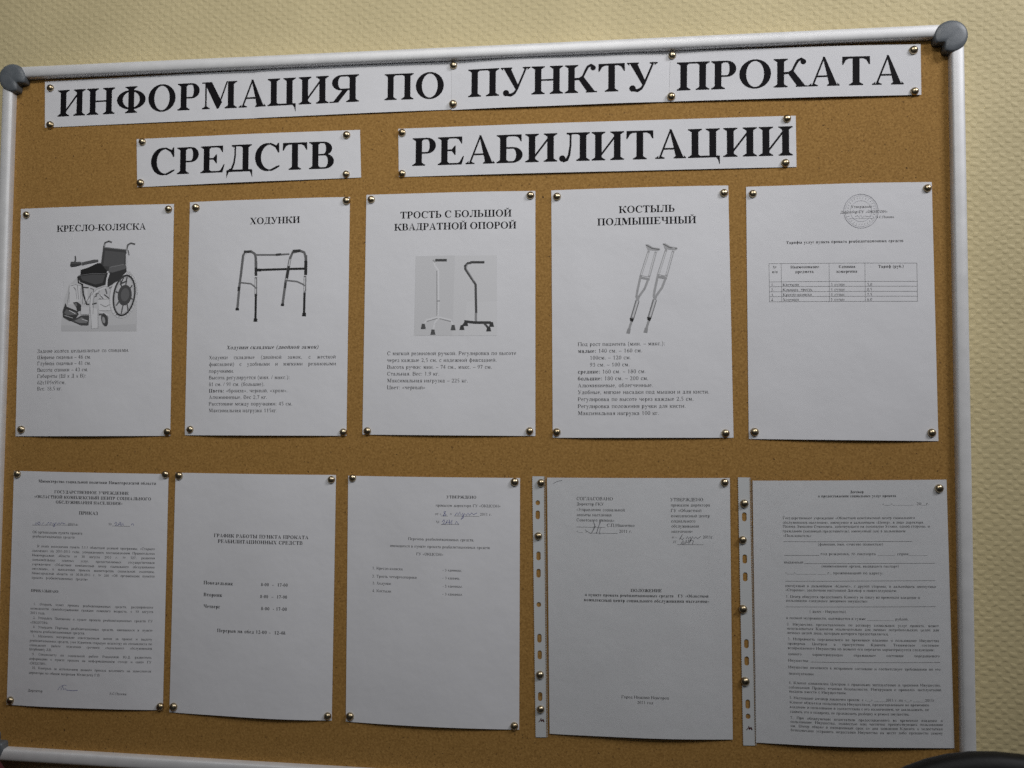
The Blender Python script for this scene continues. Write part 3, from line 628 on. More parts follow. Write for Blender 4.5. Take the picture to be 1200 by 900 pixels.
  ([[0.08685,0.78551],[0.08966,0.78085],[0.09081,0.78569],[0.09357,0.77977],[0.09474,0.78514],[0.09665,0.78325],[0.09868,0.78496],[0.10559,0.78537],[0.11344,0.78465]],0.5,'blue'),
  ([[0.09064,0.78081],[0.09551,0.77878],[0.09851,0.77991]],0.4,'blue'),
 ]),
 'p7': dict(quad=[[0.23407, 0.5111], [0.44207, 0.51068], [0.44176, 0.80692], [0.23373, 0.807]], lines=[
  ('ГРАФИК РАБОТЫ ПУНКТА ПРОКАТА', 'b', 0.2877, 0.58959, 0.40931, 0.5894, 0, 0),
  ('РЕАБИЛИТАЦИОННЫХ СРЕДСТВ', 'b', 0.2931, 0.59651, 0.40218, 0.59634, 0, 0),
  ('Понедельник', 'b', 0.27542, 0.64815, 0.31426, 0.6481, 0, 0),
  ('8-00  –  17-00', 'b', 0.35012, 0.64769, 0.38438, 0.64765, 0, 0),
  ('Вторник', 'b', 0.27578, 0.66271, 0.30055, 0.66268, 0, 0),
  ('8-00  –  17-00', 'b', 0.34933, 0.66226, 0.38391, 0.66222, 0, 0),
  ('Четверг', 'b', 0.27613, 0.67694, 0.29834, 0.67691, 0, 0),
  ('8-00  - 17-00', 'b', 0.35074, 0.67695, 0.38387, 0.67692, 0, 0),
  ('Перерыв на обед 12-00 –  12-48', 'b', 0.2946, 0.70581, 0.3826, 0.70573, 0, 0),
 ], rules=[
 ]),
 'p8': dict(quad=[[0.45747, 0.51137], [0.66882, 0.51073], [0.66976, 0.806], [0.4593, 0.80715]], lines=[
  ('УТВЕРЖДЕНО', 'b', 0.58026, 0.5361, 0.6167, 0.53598, 0, 0),
  ('приказом директора ГУ «ОКЦСОН»', '', 0.56743, 0.54627, 0.64582, 0.54601, 0, 0),
  ('от «', '', 0.56681, 0.5563, 0.57443, 0.55627, 0, 0),
  ('»', '', 0.58485, 0.55611, 0.58745, 0.5561, 0, 0),
  ('2011 г.', '', 0.62111, 0.55614, 0.63533, 0.5561, 0, 0),
  ('№', '', 0.56766, 0.56628, 0.57246, 0.56627, 0, 0),
  ('Перечень реабилитационных средств,', '', 0.53395, 0.58711, 0.61468, 0.58682, 0, 0),
  ('имеющихся в пункте проката реабилитационных средств', '', 0.5116, 0.59597, 0.63349, 0.59552, 0, 0),
  ('ГУ «ОКЦСОН»', '', 0.54425, 0.60502, 0.57736, 0.6049, 0, 0),
  ('1. Кресло-коляска', '', 0.48976, 0.62373, 0.5279, 0.62358, 0, 0),
  ('- 3 единицы.', '', 0.57652, 0.62313, 0.60036, 0.62303, 0, 0),
  ('2. Трость четырехопорная', '', 0.4899, 0.63336, 0.54502, 0.63314, 0, 0),
  ('- 3 единиц.', '', 0.57662, 0.63245, 0.59818, 0.63237, 0, 0),
  ('3. Ходунки', '', 0.49003, 0.64175, 0.51361, 0.64165, 0, 0),
  ('- 2 единицы.', '', 0.57672, 0.64197, 0.60127, 0.64187, 0, 0),
  ('4. Костыли', '', 0.49016, 0.65085, 0.51373, 0.65075, 0, 0),
  ('- 3 единицы.', '', 0.57682, 0.65138, 0.60136, 0.65128, 0, 0),
 ], rules=[
  ([[0.57399,0.55737],[0.5826,0.55718]],0.25,'ink'),
  ([[0.58976,0.55702],[0.62042,0.55706]],0.25,'ink'),
  ([[0.5741,0.56755],[0.59629,0.56704]],0.25,'ink'),
  ([[0.57685,0.55695],[0.57967,0.55162],[0.57752,0.55202],[0.57826,0.55446],[0.58043,0.55582],[0.57829,0.55727],[0.57684,0.5559]],0.55,'blue'),
  ([[0.59118,0.55629],[0.59329,0.55274],[0.59476,0.55622],[0.59686,0.55196],[0.59832,0.55579],[0.60044,0.55329],[0.60121,0.55888],[0.59838,0.56104],[0.60259,0.55395],[0.60475,0.556],[0.60686,0.55315],[0.60831,0.55592],[0.61114,0.55306],[0.61329,0.55512],[0.61754,0.55293]],0.55,'blue'),
  ([[0.5755,0.56436],[0.57762,0.5615],[0.57872,0.56358],[0.57625,0.56715],[0.57983,0.56636],[0.58193,0.56211],[0.58089,0.56564],[0.58483,0.5652],[0.58407,0.56136],[0.58414,0.56767],[0.58766,0.56198],[0.587,0.5669]],0.55,'blue'),
  ([[0.59129,0.56681],[0.59268,0.56327],[0.59557,0.56671]],0.5,'blue'),
 ]),
 'p9': dict(quad=[[0.70108, 0.50969], [0.91294, 0.50665], [0.91492, 0.80417], [0.70571, 0.80857]], lines=[
  ('СОГЛАСОВАНО', '', 0.73601, 0.53533, 0.77887, 0.53469, 0, 0),
  ('Директор ГКУ', '', 0.73603, 0.54144, 0.76833, 0.54096, 0, 0),
  ('«Управление социальной', '', 0.73605, 0.54805, 0.79267, 0.54719, 0, 0),
  ('защиты населения', '', 0.73607, 0.55406, 0.77711, 0.55343, 0, 0),
  ('Советского района»', '', 0.73609, 0.56026, 0.78089, 0.55957, 0, 0),
  ('С.П.Иваненко', '', 0.77156, 0.56544, 0.80395, 0.56494, 0, 0),
  ('«__', '', 0.73614, 0.57306, 0.74365, 0.57294, 0, 0),
  ('2011 г.', '', 0.78577, 0.57207, 0.8008, 0.57183, 0, 0),
  ('УТВЕРЖДЕНО', '', 0.84453, 0.53431, 0.8827, 0.53374, 0, 0),
  ('приказом директора', '', 0.84531, 0.54043, 0.89052, 0.53975, 0, 0),
  ('ГУ «Областной', '', 0.8454, 0.54675, 0.88062, 0.54622, 0, 0),
  ('комплексный центр', '', 0.84549, 0.55288, 0.89009, 0.55219, 0, 0),
  ('социального', '', 0.84567, 0.55889, 0.87371, 0.55846, 0, 0),
  ('обслуживания', '', 0.84586, 0.56481, 0.87757, 0.56432, 0, 0),
  ('населения»', '', 0.84605, 0.57082, 0.87067, 0.57043, 0, 0),
  ('от «', '', 0.84643, 0.57692, 0.85228, 0.57683, 0, 0),
  ('2011г.', '', 0.88189, 0.57664, 0.89434, 0.57644, 0, 0),
  ('ПОЛОЖЕНИЕ', 'b', 0.79916, 0.64006, 0.83523, 0.63944, 0, 0),
  ('о пункте проката реабилитационных средств   ГУ «Областной', 'b', 0.74618, 0.64683, 0.88823, 0.64435, 0, 0),
  ('комплексный центр социального обслуживания населения»', 'b', 0.74521, 0.6529, 0.88917, 0.65038, 0, 0),
  ('Город Нижний Новгород', '', 0.78886, 0.76235, 0.84296, 0.76127, 0, 0),
  ('2011 год', '', 0.80678, 0.76774, 0.8251, 0.76737, 0, 0),
 ], rules=[
  ([[0.73615,0.56684],[0.7698,0.56646]],0.25,'ink'),
  ([[0.75109,0.57342],[0.7842,0.57303]],0.25,'ink'),
  ([[0.75455,0.57252],[0.75779,0.56389],[0.75533,0.55824],[0.7582,0.56633],[0.75333,0.57418],[0.74802,0.57105]],0.4,'pen'),
  ([[0.76531,0.557],[0.76187,0.56624],[0.75945,0.57403]],0.55,'pen'),
  ([[0.7627,0.57476],[0.76431,0.56618]],0.4,'pen'),
  ([[0.74638,0.56966],[0.74802,0.57166],[0.74721,0.5731]],0.4,'pen'),
  ([[0.75617,0.56739],[0.75922,0.56528]],0.3,'pen'),
  ([[0.85519,0.57815],[0.85877,0.57244],[0.85638,0.57712],[0.85876,0.57846],[0.86036,0.57642]],0.5,'pen'),
  ([[0.86273,0.57756],[0.86433,0.57491],[0.86591,0.57748],[0.8675,0.57483],[0.86868,0.57822],[0.86669,0.58027],[0.87067,0.57456],[0.87185,0.57733],[0.87384,0.57488],[0.87581,0.57724],[0.87957,0.57434]],0.5,'pen'),
  ([[0.84802,0.58275],[0.84922,0.57951],[0.85041,0.58269],[0.85121,0.57946]],0.4,'pen'),
  ([[0.85677,0.58374],[0.85955,0.57965],[0.86074,0.58122],[0.85796,0.58411],[0.86193,0.5828],[0.86353,0.57875],[0.86273,0.58158],[0.8663,0.58108],[0.86591,0.57828],[0.86589,0.5835],[0.86868,0.57862],[0.87145,0.57975],[0.86986,0.5834]],0.5,'pen'),
  ([[0.85279,0.58424],[0.88251,0.58388]],0.25,'ink'),
  ([[0.70797,0.51658],[0.71291,0.51403],[0.71909,0.51228]],0.35,'pen'),
 ]),
 'p10': dict(quad=[[0.93855, 0.50927], [1.15055, 0.50459], [1.15423, 0.80096], [0.94102, 0.80622]], lines=[
  ('Договор', 'b', 1.0452, 0.52131, 1.06035, 0.52098, 4.3, 0),
  ('о предоставлении социальных услуг проката', 'b', 1.01018, 0.52671, 1.09575, 0.52481, 4.3, 0),
  ('«___»__________', '', 1.08045, 0.53422, 1.11452, 0.53346, 4.3, 0),
  ('20__г.', '', 1.11772, 0.53347, 1.13158, 0.53316, 4.3, 0),
  ('Государственное учреждение «Областной комплексный центр социального', '', 0.9715, 0.55236, 1.11568, 0.54913, 4.3, 0),
  ('обслуживания населения», именуемое в дальнейшем «Центр», в лице директора', '', 0.97146, 0.55752, 1.12473, 0.55407, 4.3, 0),
  ('Панова Эммилия Семеновна, действующего на основании Устава, одной стороны, и', '', 0.97143, 0.56199, 1.13167, 0.55837, 4.3, 0),
  ('гражданин (законный представитель), именуемый (ая) в дальнейшем', '', 0.97139, 0.56723, 1.10542, 0.5642, 4.3, 0),
  ('«Пользователь»', '', 0.97182, 0.57246, 1.00293, 0.57176, 4.3, 0),
  ('(фамилия, имя, отчество полностью)', '', 1.00969, 0.58119, 1.08091, 0.57957, 4.3, 0),
  ('год рождения, № паспорта _______, серия________', '', 1.01259, 0.59191, 1.12877, 0.58926, 4.3, 0),
  ('выданный', '', 0.97255, 0.60248, 0.99375, 0.602, 4.3, 0),
  ('(наименование органа, выдавшего паспорт)', '', 1.0134, 0.60575, 1.09776, 0.60382, 4.3, 0),
  ('«___»_________ ____ г., проживающий по адресу:', '', 0.9735, 0.61435, 1.08088, 0.61188, 4.3, 0),
  ('именуемый в дальнейшем «Клиент», с другой стороны, в дальнейшем именуемые', '', 0.97377, 0.62912, 1.13768, 0.62533, 4.3, 1),
  ('«Стороны», заключили настоящий Договор о нижеследующем:', '', 0.97374, 0.63385, 1.0954, 0.63103, 4.3, 0),
  ('1. Центр обязуется предоставить Клиенту за плату во временное владение и', '', 0.97434, 0.64135, 1.11991, 0.63796, 4.3, 0),
  ('пользование следующее движимое имущество:', '', 0.97441, 0.64578, 1.06385, 0.6437, 4.3, 0),
  ('( далее - Имущество)', '', 1.00013, 0.6571, 1.03961, 0.65618, 4.3, 0),
  ('в полной исправности, оценивается в сумме _____________ рублей.', '', 0.97464, 0.66531, 1.10712, 0.6622, 4.3, 0),
  ('2. Имущество, предоставленное по договору социальных услуг проката, может', '', 0.97515, 0.6725, 1.13965, 0.66863, 4.3, 1),
  ('использоваться Клиентом исключительно для личных потребительских целей для', '', 0.97521, 0.67721, 1.13958, 0.67334, 4.3, 1),
  ('личных целей лица, которым которого предоставляется.', '', 0.97527, 0.68201, 1.08564, 0.6794, 4.3, 0),
  ('3. Исправность передаваемого во временное владение и пользование Имущества', '', 0.97587, 0.68889, 1.13977, 0.68502, 4.3, 1),
  ('проверена Центром в присутствии Клиента. Техническое состояние', '', 0.97593, 0.69407, 1.13969, 0.69019, 4.3, 1),
  ('возвращаемого Имущества на момент его передачи характеризуется следующим:', '', 0.97599, 0.69905, 1.13466, 0.69529, 4.3, 0),
  ('данного характеризующее отражающее состояние передаваемого', '', 0.97603, 0.70576, 1.14033, 0.70185, 4.3, 1),
  ('Имущества:', '', 0.97635, 0.71302, 0.99938, 0.71247, 4.3, 0),
  ('Имущество находится в исправном состоянии и соответствует требованиям по его', '', 0.97648, 0.72048, 1.14065, 0.71655, 4.3, 1),
  ('эксплуатации', '', 0.97671, 0.72755, 1.00373, 0.7269, 4.3, 0),
  ('4. Клиент ознакомлен Центром с правилами эксплуатации и хранения Имущества,', '', 0.97673, 0.73796, 1.14101, 0.734, 4.3, 1),
  ('соблюдения Правил техники безопасности. Инструкция о правилах эксплуатации', '', 0.97688, 0.74301, 1.14121, 0.73905, 4.3, 1),
  ('выдана вместе с Имуществом.', '', 0.97703, 0.74749, 1.03933, 0.74599, 4.3, 0),
  ('5. Настоящий договор заключен сроком: с «__» ______2011 г. по «__» ______2011г.', '', 0.97735, 0.75463, 1.13483, 0.75081, 4.3, 0),
  ('Клиент обязуется пользоваться Имуществом, предоставленным во временное', '', 0.9775, 0.75967, 1.12782, 0.75602, 4.3, 0),
  ('владение и пользование в соответствии с его назначением, не закладывать, не', '', 0.97765, 0.76471, 1.12774, 0.76106, 4.3, 0),
  ('сдавать его в подаренд, не производить разборку и ремонт имущества.', '', 0.9778, 0.76985, 1.10671, 0.76671, 4.3, 0),
  ('7. При обнаружении недостатков предоставленного во временное владение и', '', 0.97812, 0.77668, 1.14232, 0.77267, 4.3, 1),
  ('пользование Имущества, полностью или частично препятствующих пользованию', '', 0.97818, 0.78106, 1.14243, 0.77704, 4.3, 1),
  ('им, Центр обязан в пятидневный срок со дня заявления Клиента о недостатках', '', 0.97824, 0.78571, 1.14218, 0.78169, 4.3, 1),
  ('безвозмездно устранить недостатки Имущества на месте либо произвести замену', '', 0.97839, 0.79036, 1.14211, 0.78634, 4.3, 1),
 ], rules=[
  ([[0.97213,0.57785],[1.11232,0.57431]],0.25,'ink'),
  ([[0.97264,0.59346],[1.01107,0.59242]],0.25,'ink'),
  ([[0.99442,0.60204],[1.13669,0.59801]],0.25,'ink'),
  ([[0.97389,0.62269],[1.13641,0.61726]],0.25,'ink'),
  ([[0.9743,0.65164],[1.13638,0.64606]],0.25,'ink'),
  ([[1.00073,0.71233],[1.14045,0.70749]],0.25,'ink'),
 ]),
}
PICTURES = {
 'p1': [
  ('p',63,[[0.07479,0.33212],[0.07518,0.31333],[0.0782,0.29102],[0.08439,0.27191],[0.10261,0.25617],[0.13138,0.25495],[0.16672,0.25543],[0.17651,0.2698],[0.17765,0.3326]]),
  ('p',60.5,[[0.07479,0.33212],[0.07487,0.32448],[0.12512,0.32555],[0.17738,0.32347],[0.17765,0.3326]]),
  ('s',72,[[0.11939,0.30411],[0.13987,0.31218]],0.00217),
  ('p',70,[[0.08439,0.27191],[0.09967,0.27049],[0.10289,0.29125],[0.09034,0.2975],[0.08182,0.29743]]),
  ('p',74,[[0.08615,0.27353],[0.09209,0.2728],[0.09284,0.29593],[0.08347,0.29585]]),
  ('s',40,[[0.09046,0.27518],[0.09403,0.28]],0.00109),
  ('s',50,[[0.08471,0.2815],[0.08433,0.29586]],0.00078),
  ('s',52,[[0.09307,0.2768],[0.09524,0.29117]],0.00078),
  ('s',50,[[0.09954,0.27687],[0.10034,0.29122]],0.00062),
  ('s',18,[[0.10227,0.27212],[0.10387,0.28489],[0.10903,0.29767],[0.11242,0.29769]],0.00217),
  ('s',72,[[0.10757,0.27855],[0.10888,0.29289],[0.11306,0.29134]],0.00311),
  ('s',20,[[0.10324,0.27564],[0.11089,0.27636]],0.00155),
  ('s',35,[[0.11346,0.27702],[0.11774,0.27866],[0.1171,0.28502]],0.00124),
  ('s',24,[[0.12048,0.28505],[0.12466,0.2835]],0.00155),
  ('s',22,[[0.1264,0.28511],[0.13166,0.29151],[0.12573,0.29066]],0.0014),
  ('s',24,[[0.13231,0.28517],[0.14093,0.2916]],0.0014),
  ('s',24,[[0.1158,0.29772],[0.12252,0.29619]],0.00186),
  ('s',28,[[0.13881,0.2773],[0.14545,0.2742]],0.0014),
  ('s',30,[[0.14064,0.28208],[0.14732,0.28057]],0.00124),
  ('s',26,[[0.12776,0.30179],[0.1303,0.30229]],0.0014),
  ('s',26,[[0.1379,0.30267],[0.14094,0.30301]],0.0014),
  ('s',30,[[0.11889,0.28822],[0.12256,0.28666]],0.00124),
  ('s',32,[[0.13375,0.27725],[0.13599,0.28441]],0.00171),
  ('s',72,[[0.12724,0.28512],[0.14107,0.29636]],0.00186),
  ('s',70,[[0.11282,0.31041],[0.1154,0.285],[0.12367,0.27873],[0.1337,0.27566]],0.00248),
  ('s',76,[[0.11526,0.30725],[0.1163,0.2866],[0.12538,0.27954],[0.13541,0.27647]],0.00155),
  ('p',68,[[0.12406,0.29144],[0.14009,0.29159],[0.1422,0.30587],[0.12619,0.30575]]),
  ('p',74,[[0.12667,0.29385],[0.13848,0.29396],[0.13951,0.3003],[0.12772,0.30068]]),
  ('p',73,[[0.11336,0.30088],[0.12446,0.30415],[0.12604,0.32793],[0.1168,0.32946],[0.11258,0.31358]]),
  ('p',66,[[0.10065,0.30078],[0.11339,0.30168],[0.11282,0.31041],[0.10095,0.31032]]),
  ('s',52,[[0.10304,0.31193],[0.11287,0.31199]],0.00093),
  ('s',60,[[0.14362,0.26942],[0.1428,0.29796]],0.00078),
  ('s',46,[[0.08442,0.27271],[0.08396,0.28469],[0.08216,0.29743]],0.00062),
  ('s',44,[[0.09547,0.27204],[0.09779,0.2912]],0.00062),
  ('s',46,[[0.10057,0.2721],[0.1036,0.29762]],0.00062),
  ('s',44,[[0.11282,0.31041],[0.1141,0.28658],[0.1223,0.27839],[0.13283,0.27485]],0.00062),
  ('s',46,[[0.11789,0.31044],[0.11858,0.28901],[0.12628,0.28114]],0.00062),
  ('s',48,[[0.12406,0.29144],[0.14008,0.29127],[0.14237,0.30587],[0.12654,0.30607]],0.00062),
  ('s',44,[[0.11353,0.30088],[0.11679,0.32915],[0.12554,0.32824],[0.12446,0.30415]],0.00062),
  ('s',48,[[0.10066,0.30109],[0.1013,0.31064],[0.11249,0.31072]],0.00062),
  ('s',50,[[0.08615,0.27353],[0.09292,0.27201],[0.09975,0.27305]],0.00062),
  ('s',40,[[0.10564,0.29764],[0.11052,0.29132],[0.1153,0.28182]],0.00078),
  ('s',36,[[0.12764,0.29783],[0.13448,0.30105],[0.14112,0.29794]],0.00078),
  ('s',74,[[0.17548,0.28908],[0.17447,0.29384],[0.17301,0.29836],[0.17113,0.30252],[0.16888,0.30619],[0.16634,0.30925],[0.16359,0.31161],[0.16071,0.3132],[0.15777,0.31398],[0.15488,0.31391],[0.15213,0.31301],[0.14958,0.31129],[0.14733,0.3088],[0.14544,0.30563],[0.14396,0.30187],[0.14296,0.29763],[0.14244,0.29303],[0.14244,0.28823],[0.14295,0.28337],[0.14396,0.27859],[0.14543,0.27405],[0.14732,0.26988],[0.14957,0.2662],[0.15212,0.26314],[0.15489,0.26077],[0.15778,0.25919],[0.16072,0.25843],[0.16361,0.25851],[0.16637,0.25944],[0.16891,0.26118],[0.17115,0.26368],[0.17303,0.26686],[0.17449,0.27063],[0.17549,0.27487],[0.176,0.27945],[0.17599,0.28424],[0.17548,0.28908]],0.00404),
  ('s',60,[[0.17595,0.28889],[0.17487,0.29396],[0.17328,0.29879],[0.17123,0.30322],[0.16878,0.30712],[0.166,0.31038],[0.16298,0.31288],[0.15981,0.31457],[0.15658,0.31538],[0.1534,0.3153],[0.15036,0.31431],[0.14755,0.31246],[0.14505,0.30979],[0.14295,0.30639],[0.14131,0.30236],[0.14017,0.29782],[0.13958,0.29291],[0.13955,0.28778],[0.14009,0.28259],[0.14117,0.27749],[0.14277,0.27264],[0.14483,0.26819],[0.1473,0.26428],[0.15009,0.26102],[0.15312,0.25851],[0.1563,0.25684],[0.15953,0.25604],[0.16272,0.25615],[0.16576,0.25716],[0.16857,0.25903],[0.17105,0.26172],[0.17314,0.26513],[0.17477,0.26917],[0.17589,0.2737],[0.17647,0.2786],[0.17649,0.28371],[0.17595,0.28889]],0.00062),
  ('s',22,[[0.17351,0.28915],[0.1726,0.29354],[0.1713,0.29772],[0.16964,0.30156],[0.16768,0.30496],[0.16547,0.3078],[0.16308,0.31],[0.16058,0.3115],[0.15806,0.31225],[0.15558,0.31222],[0.15322,0.31141],[0.15105,0.30986],[0.14914,0.30759],[0.14755,0.3047],[0.14632,0.30125],[0.1455,0.29736],[0.1451,0.29315],[0.14515,0.28874],[0.14563,0.28426],[0.14654,0.27986],[0.14785,0.27566],[0.14952,0.27181],[0.15149,0.2684],[0.15371,0.26555],[0.1561,0.26335],[0.15861,0.26186],[0.16114,0.26113],[0.16362,0.26117],[0.16598,0.26199],[0.16814,0.26356],[0.17004,0.26584],[0.17163,0.26874],[0.17285,0.27219],[0.17366,0.27608],[0.17405,0.28029],[0.174,0.28469],[0.17351,0.28915]],0.00233),
  ('s',60,[[0.1712,0.28875],[0.17038,0.29276],[0.16924,0.29659],[0.1678,0.30013],[0.16612,0.30325],[0.16424,0.30588],[0.16222,0.30792],[0.16011,0.30932],[0.15799,0.31003],[0.15592,0.31004],[0.15396,0.30934],[0.15217,0.30795],[0.1506,0.30591],[0.14931,0.30329],[0.14832,0.30016],[0.14769,0.29662],[0.14741,0.29278],[0.1475,0.28876],[0.14796,0.28467],[0.14878,0.28064],[0.14992,0.2768],[0.15136,0.27325],[0.15305,0.27012],[0.15494,0.26749],[0.15697,0.26545],[0.15908,0.26406],[0.1612,0.26335],[0.16328,0.26335],[0.16524,0.26407],[0.16703,0.26547],[0.16859,0.26752],[0.16988,0.27015],[0.17085,0.27328],[0.17148,0.27681],[0.17176,0.28065],[0.17166,0.28467],[0.1712,0.28875]],0.00047),
  ('s',28,[[0.16587,0.28811],[0.17126,0.29182]],0.00155),
  ('s',28,[[0.16349,0.29357],[0.16563,0.30691]],0.00155),
  ('s',28,[[0.15912,0.29474],[0.15647,0.31019]],0.00155),
  ('s',28,[[0.1553,0.29093],[0.14912,0.29972]],0.00155),
  ('s',28,[[0.15429,0.28437],[0.1479,0.28159]],0.00155),
  ('s',28,[[0.15667,0.2789],[0.15354,0.26644]],0.00155),
  ('s',28,[[0.16105,0.27773],[0.16273,0.2632]],0.00155),
  ('s',28,[[0.16486,0.28155],[0.17006,0.27372]],0.00155),
  ('p',24,[[0.16974,0.28757],[0.16902,0.29092],[0.16771,0.29396],[0.1659,0.29647],[0.16372,0.29828],[0.16132,0.29928],[0.15885,0.29939],[0.15649,0.2986],[0.15439,0.29697],[0.1527,0.29461],[0.15154,0.29167],[0.15099,0.28837],[0.15108,0.28492],[0.1518,0.28155],[0.15311,0.27851],[0.15493,0.276],[0.15711,0.27418],[0.15952,0.27319],[0.16199,0.27309],[0.16435,0.27389],[0.16645,0.27552],[0.16813,0.27789],[0.16928,0.28082],[0.16983,0.28412],[0.16974,0.28757]]),
  ('p',32,[[0.16657,0.28658],[0.16598,0.28915],[0.1649,0.29139],[0.16342,0.29308],[0.1617,0.29406],[0.1599,0.29422],[0.1582,0.29356],[0.15676,0.29214],[0.15573,0.29009],[0.1552,0.28762],[0.15524,0.28497],[0.15583,0.28239],[0.15692,0.28015],[0.15839,0.27846],[0.16012,0.27748],[0.16192,0.27732],[0.16362,0.27798],[0.16506,0.27941],[0.16608,0.28146],[0.16661,0.28393],[0.16657,0.28658]]),
  ('s',20,[[0.15544,0.27114],[0.1629,0.26806]],0.00155),
  ('s',24,[[0.15381,0.27271],[0.15857,0.26325]],0.0014),
  ('p',22,[[0.12958,0.22384],[0.16172,0.22757],[0.16008,0.25772],[0.12626,0.25329]]),
  ('p',28,[[0.13226,0.22868],[0.15931,0.2315],[0.15853,0.25056],[0.13034,0.24857]]),
  ('s',40,[[0.13045,0.22466],[0.16123,0.22804]],0.00078),
  ('s',30,[[0.13042,0.22386],[0.13195,0.2183],[0.13696,0.21647],[0.14123,0.21798]],0.00186),
  ('s',55,[[0.13142,0.22308],[0.13216,0.2199]],0.00093),
  ('s',30,[[0.16123,0.22835],[0.16321,0.22123],[0.16735,0.21939],[0.17276,0.22092]],0.00186),
  ('s',55,[[0.16133,0.23154],[0.16155,0.222]],0.00078),
  ('s',34,[[0.16342,0.22839],[0.16478,0.23477]],0.0014),
  ('s',66,[[0.16137,0.23313],[0.16164,0.25377]],0.00155),
  ('p',10,[[0.09996,0.25294],[0.12597,0.24405],[0.1356,0.25501],[0.13486,0.25818],[0.09934,0.26012]]),
  ('p',16,[[0.09513,0.26166],[0.11455,0.25792],[0.13652,0.25741],[0.13361,0.27248],[0.1219,0.27632],[0.09962,0.2689]]),
  ('p',26,[[0.09939,0.26171],[0.11629,0.25922],[0.13322,0.25975],[0.13016,0.27005],[0.12008,0.27232],[0.10209,0.26653]]),
  ('s',12,[[0.09601,0.26247],[0.09709,0.26967],[0.10312,0.27213]],0.00155),
  ('s',40,[[0.0968,0.26056],[0.11625,0.25794],[0.13487,0.2585]],0.00047),
  ('p',18,[[0.13679,0.26616],[0.13982,0.25507],[0.16151,0.24901],[0.16205,0.25616],[0.15031,0.26791],[0.13708,0.27569]]),
  ('p',32,[[0.13784,0.25663],[0.13801,0.25107],[0.14132,0.24904],[0.15806,0.2461],[0.16115,0.24821],[0.16077,0.25249],[0.14325,0.25702]]),
  ('s',44,[[0.13883,0.25028],[0.15809,0.2469]],0.00062),
  ('s',76,[[0.13503,0.27488],[0.13592,0.26535],[0.13856,0.25791]],0.00217),
  ('s',70,[[0.0991,0.2526],[0.10921,0.24987],[0.12259,0.244],[0.12514,0.24435]],0.00124),
  ('p',20,[[0.08497,0.24793],[0.08598,0.24234],[0.09963,0.2427],[0.1006,0.24655],[0.09469,0.24807],[0.08706,0.24924]]),
  ('p',30,[[0.08602,0.24346],[0.09879,0.24301],[0.09952,0.24462],[0.08658,0.24507]]),
  ('s',26,[[0.09171,0.2349],[0.09222,0.24003],[0.09112,0.2429]],0.00171),
  ('p',28,[[0.10051,0.24367],[0.11738,0.24009],[0.12331,0.24018],[0.1234,0.24305],[0.11244,0.24481],[0.10148,0.2472]]),
  ('p',20,[[0.08006,0.29582],[0.08193,0.30062],[0.09658,0.30631],[0.09841,0.3103],[0.09274,0.31901],[0.08594,0.31897],[0.07726,0.31414],[0.07648,0.30616]]),
  ('p',34,[[0.08118,0.3038],[0.09493,0.30789],[0.09673,0.31109],[0.0823,0.31178],[0.07844,0.30857]]),
  ('s',78,[[0.08549,0.30543],[0.09414,0.30964]],0.00093),
  ('s',56,[[0.07889,0.31176],[0.09092,0.31534]],0.00078),
  ('p',20,[[0.09026,0.29511],[0.09619,0.29437],[0.10142,0.2984],[0.10165,0.30556],[0.0966,0.30711],[0.0947,0.30073]]),
  ('p',38,[[0.09199,0.29593],[0.09539,0.29596],[0.09637,0.29994],[0.0938,0.29913]]),
  ('p',24,[[0.08849,0.31899],[0.1027,0.31192],[0.11321,0.312],[0.11243,0.32469],[0.10226,0.32463]]),
  ('p',40,[[0.09274,0.31901],[0.10278,0.31431],[0.1114,0.31913],[0.1098,0.32182],[0.09962,0.32176]]),
  ('s',70,[[0.10285,0.31669],[0.1114,0.31913]],0.00062),
  ('p',22,[[0.1384,0.31686],[0.13888,0.31977],[0.13879,0.32243],[0.13813,0.32452],[0.137,0.32578],[0.13552,0.32607],[0.13388,0.32535],[0.13227,0.3237],[0.13088,0.32133],[0.12989,0.31851],[0.12941,0.3156],[0.1295,0.31293],[0.13016,0.31084],[0.13129,0.30958],[0.13277,0.30929],[0.13442,0.31002],[0.13603,0.31167],[0.13741,0.31404],[0.1384,0.31686]]),
  ('p',50,[[0.13495,0.31777],[0.13524,0.31969],[0.13508,0.32131],[0.13451,0.3223],[0.13363,0.32247],[0.13263,0.32179],[0.1317,0.32038],[0.13102,0.31854],[0.13073,0.31661],[0.13089,0.31499],[0.13146,0.314],[0.13234,0.31383],[0.13334,0.31452],[0.13427,0.31592],[0.13495,0.31777]]),
  ('s',30,[[0.12601,0.31082],[0.13224,0.31055]],0.00186),
  ('s',36,[[0.13735,0.31217],[0.13867,0.31692]],0.00124),
 ],
 'p2': [
  ('s',26,[[0.31154,0.30503],[0.31308,0.2773]],0.00208),
  ('s',34,[[0.31186,0.3033],[0.31405,0.27211]],0.00312),
  ('s',32,[[0.31409,0.27384],[0.31762,0.23808],[0.32004,0.23324],[0.32797,0.23267],[0.33309,0.23623],[0.33468,0.24286]],0.00312),
  ('s',64,[[0.31513,0.27212],[0.31877,0.24088],[0.32152,0.23466]],0.00139),
  ('p',12,[[0.30935,0.30398],[0.31368,0.30401],[0.31411,0.30713],[0.30942,0.3071]]),
  ('s',18,[[0.3186,0.23322],[0.32798,0.23302]],0.00312),
  ('s',14,[[0.31308,0.2773],[0.31284,0.28251]],0.00312),
  ('s',30,[[0.33424,0.23938],[0.33513,0.26369]],0.00312),
  ('s',14,[[0.33473,0.24529],[0.33513,0.26369]],0.00346),
  ('s',34,[[0.33516,0.26542],[0.33565,0.28794]],0.00312),
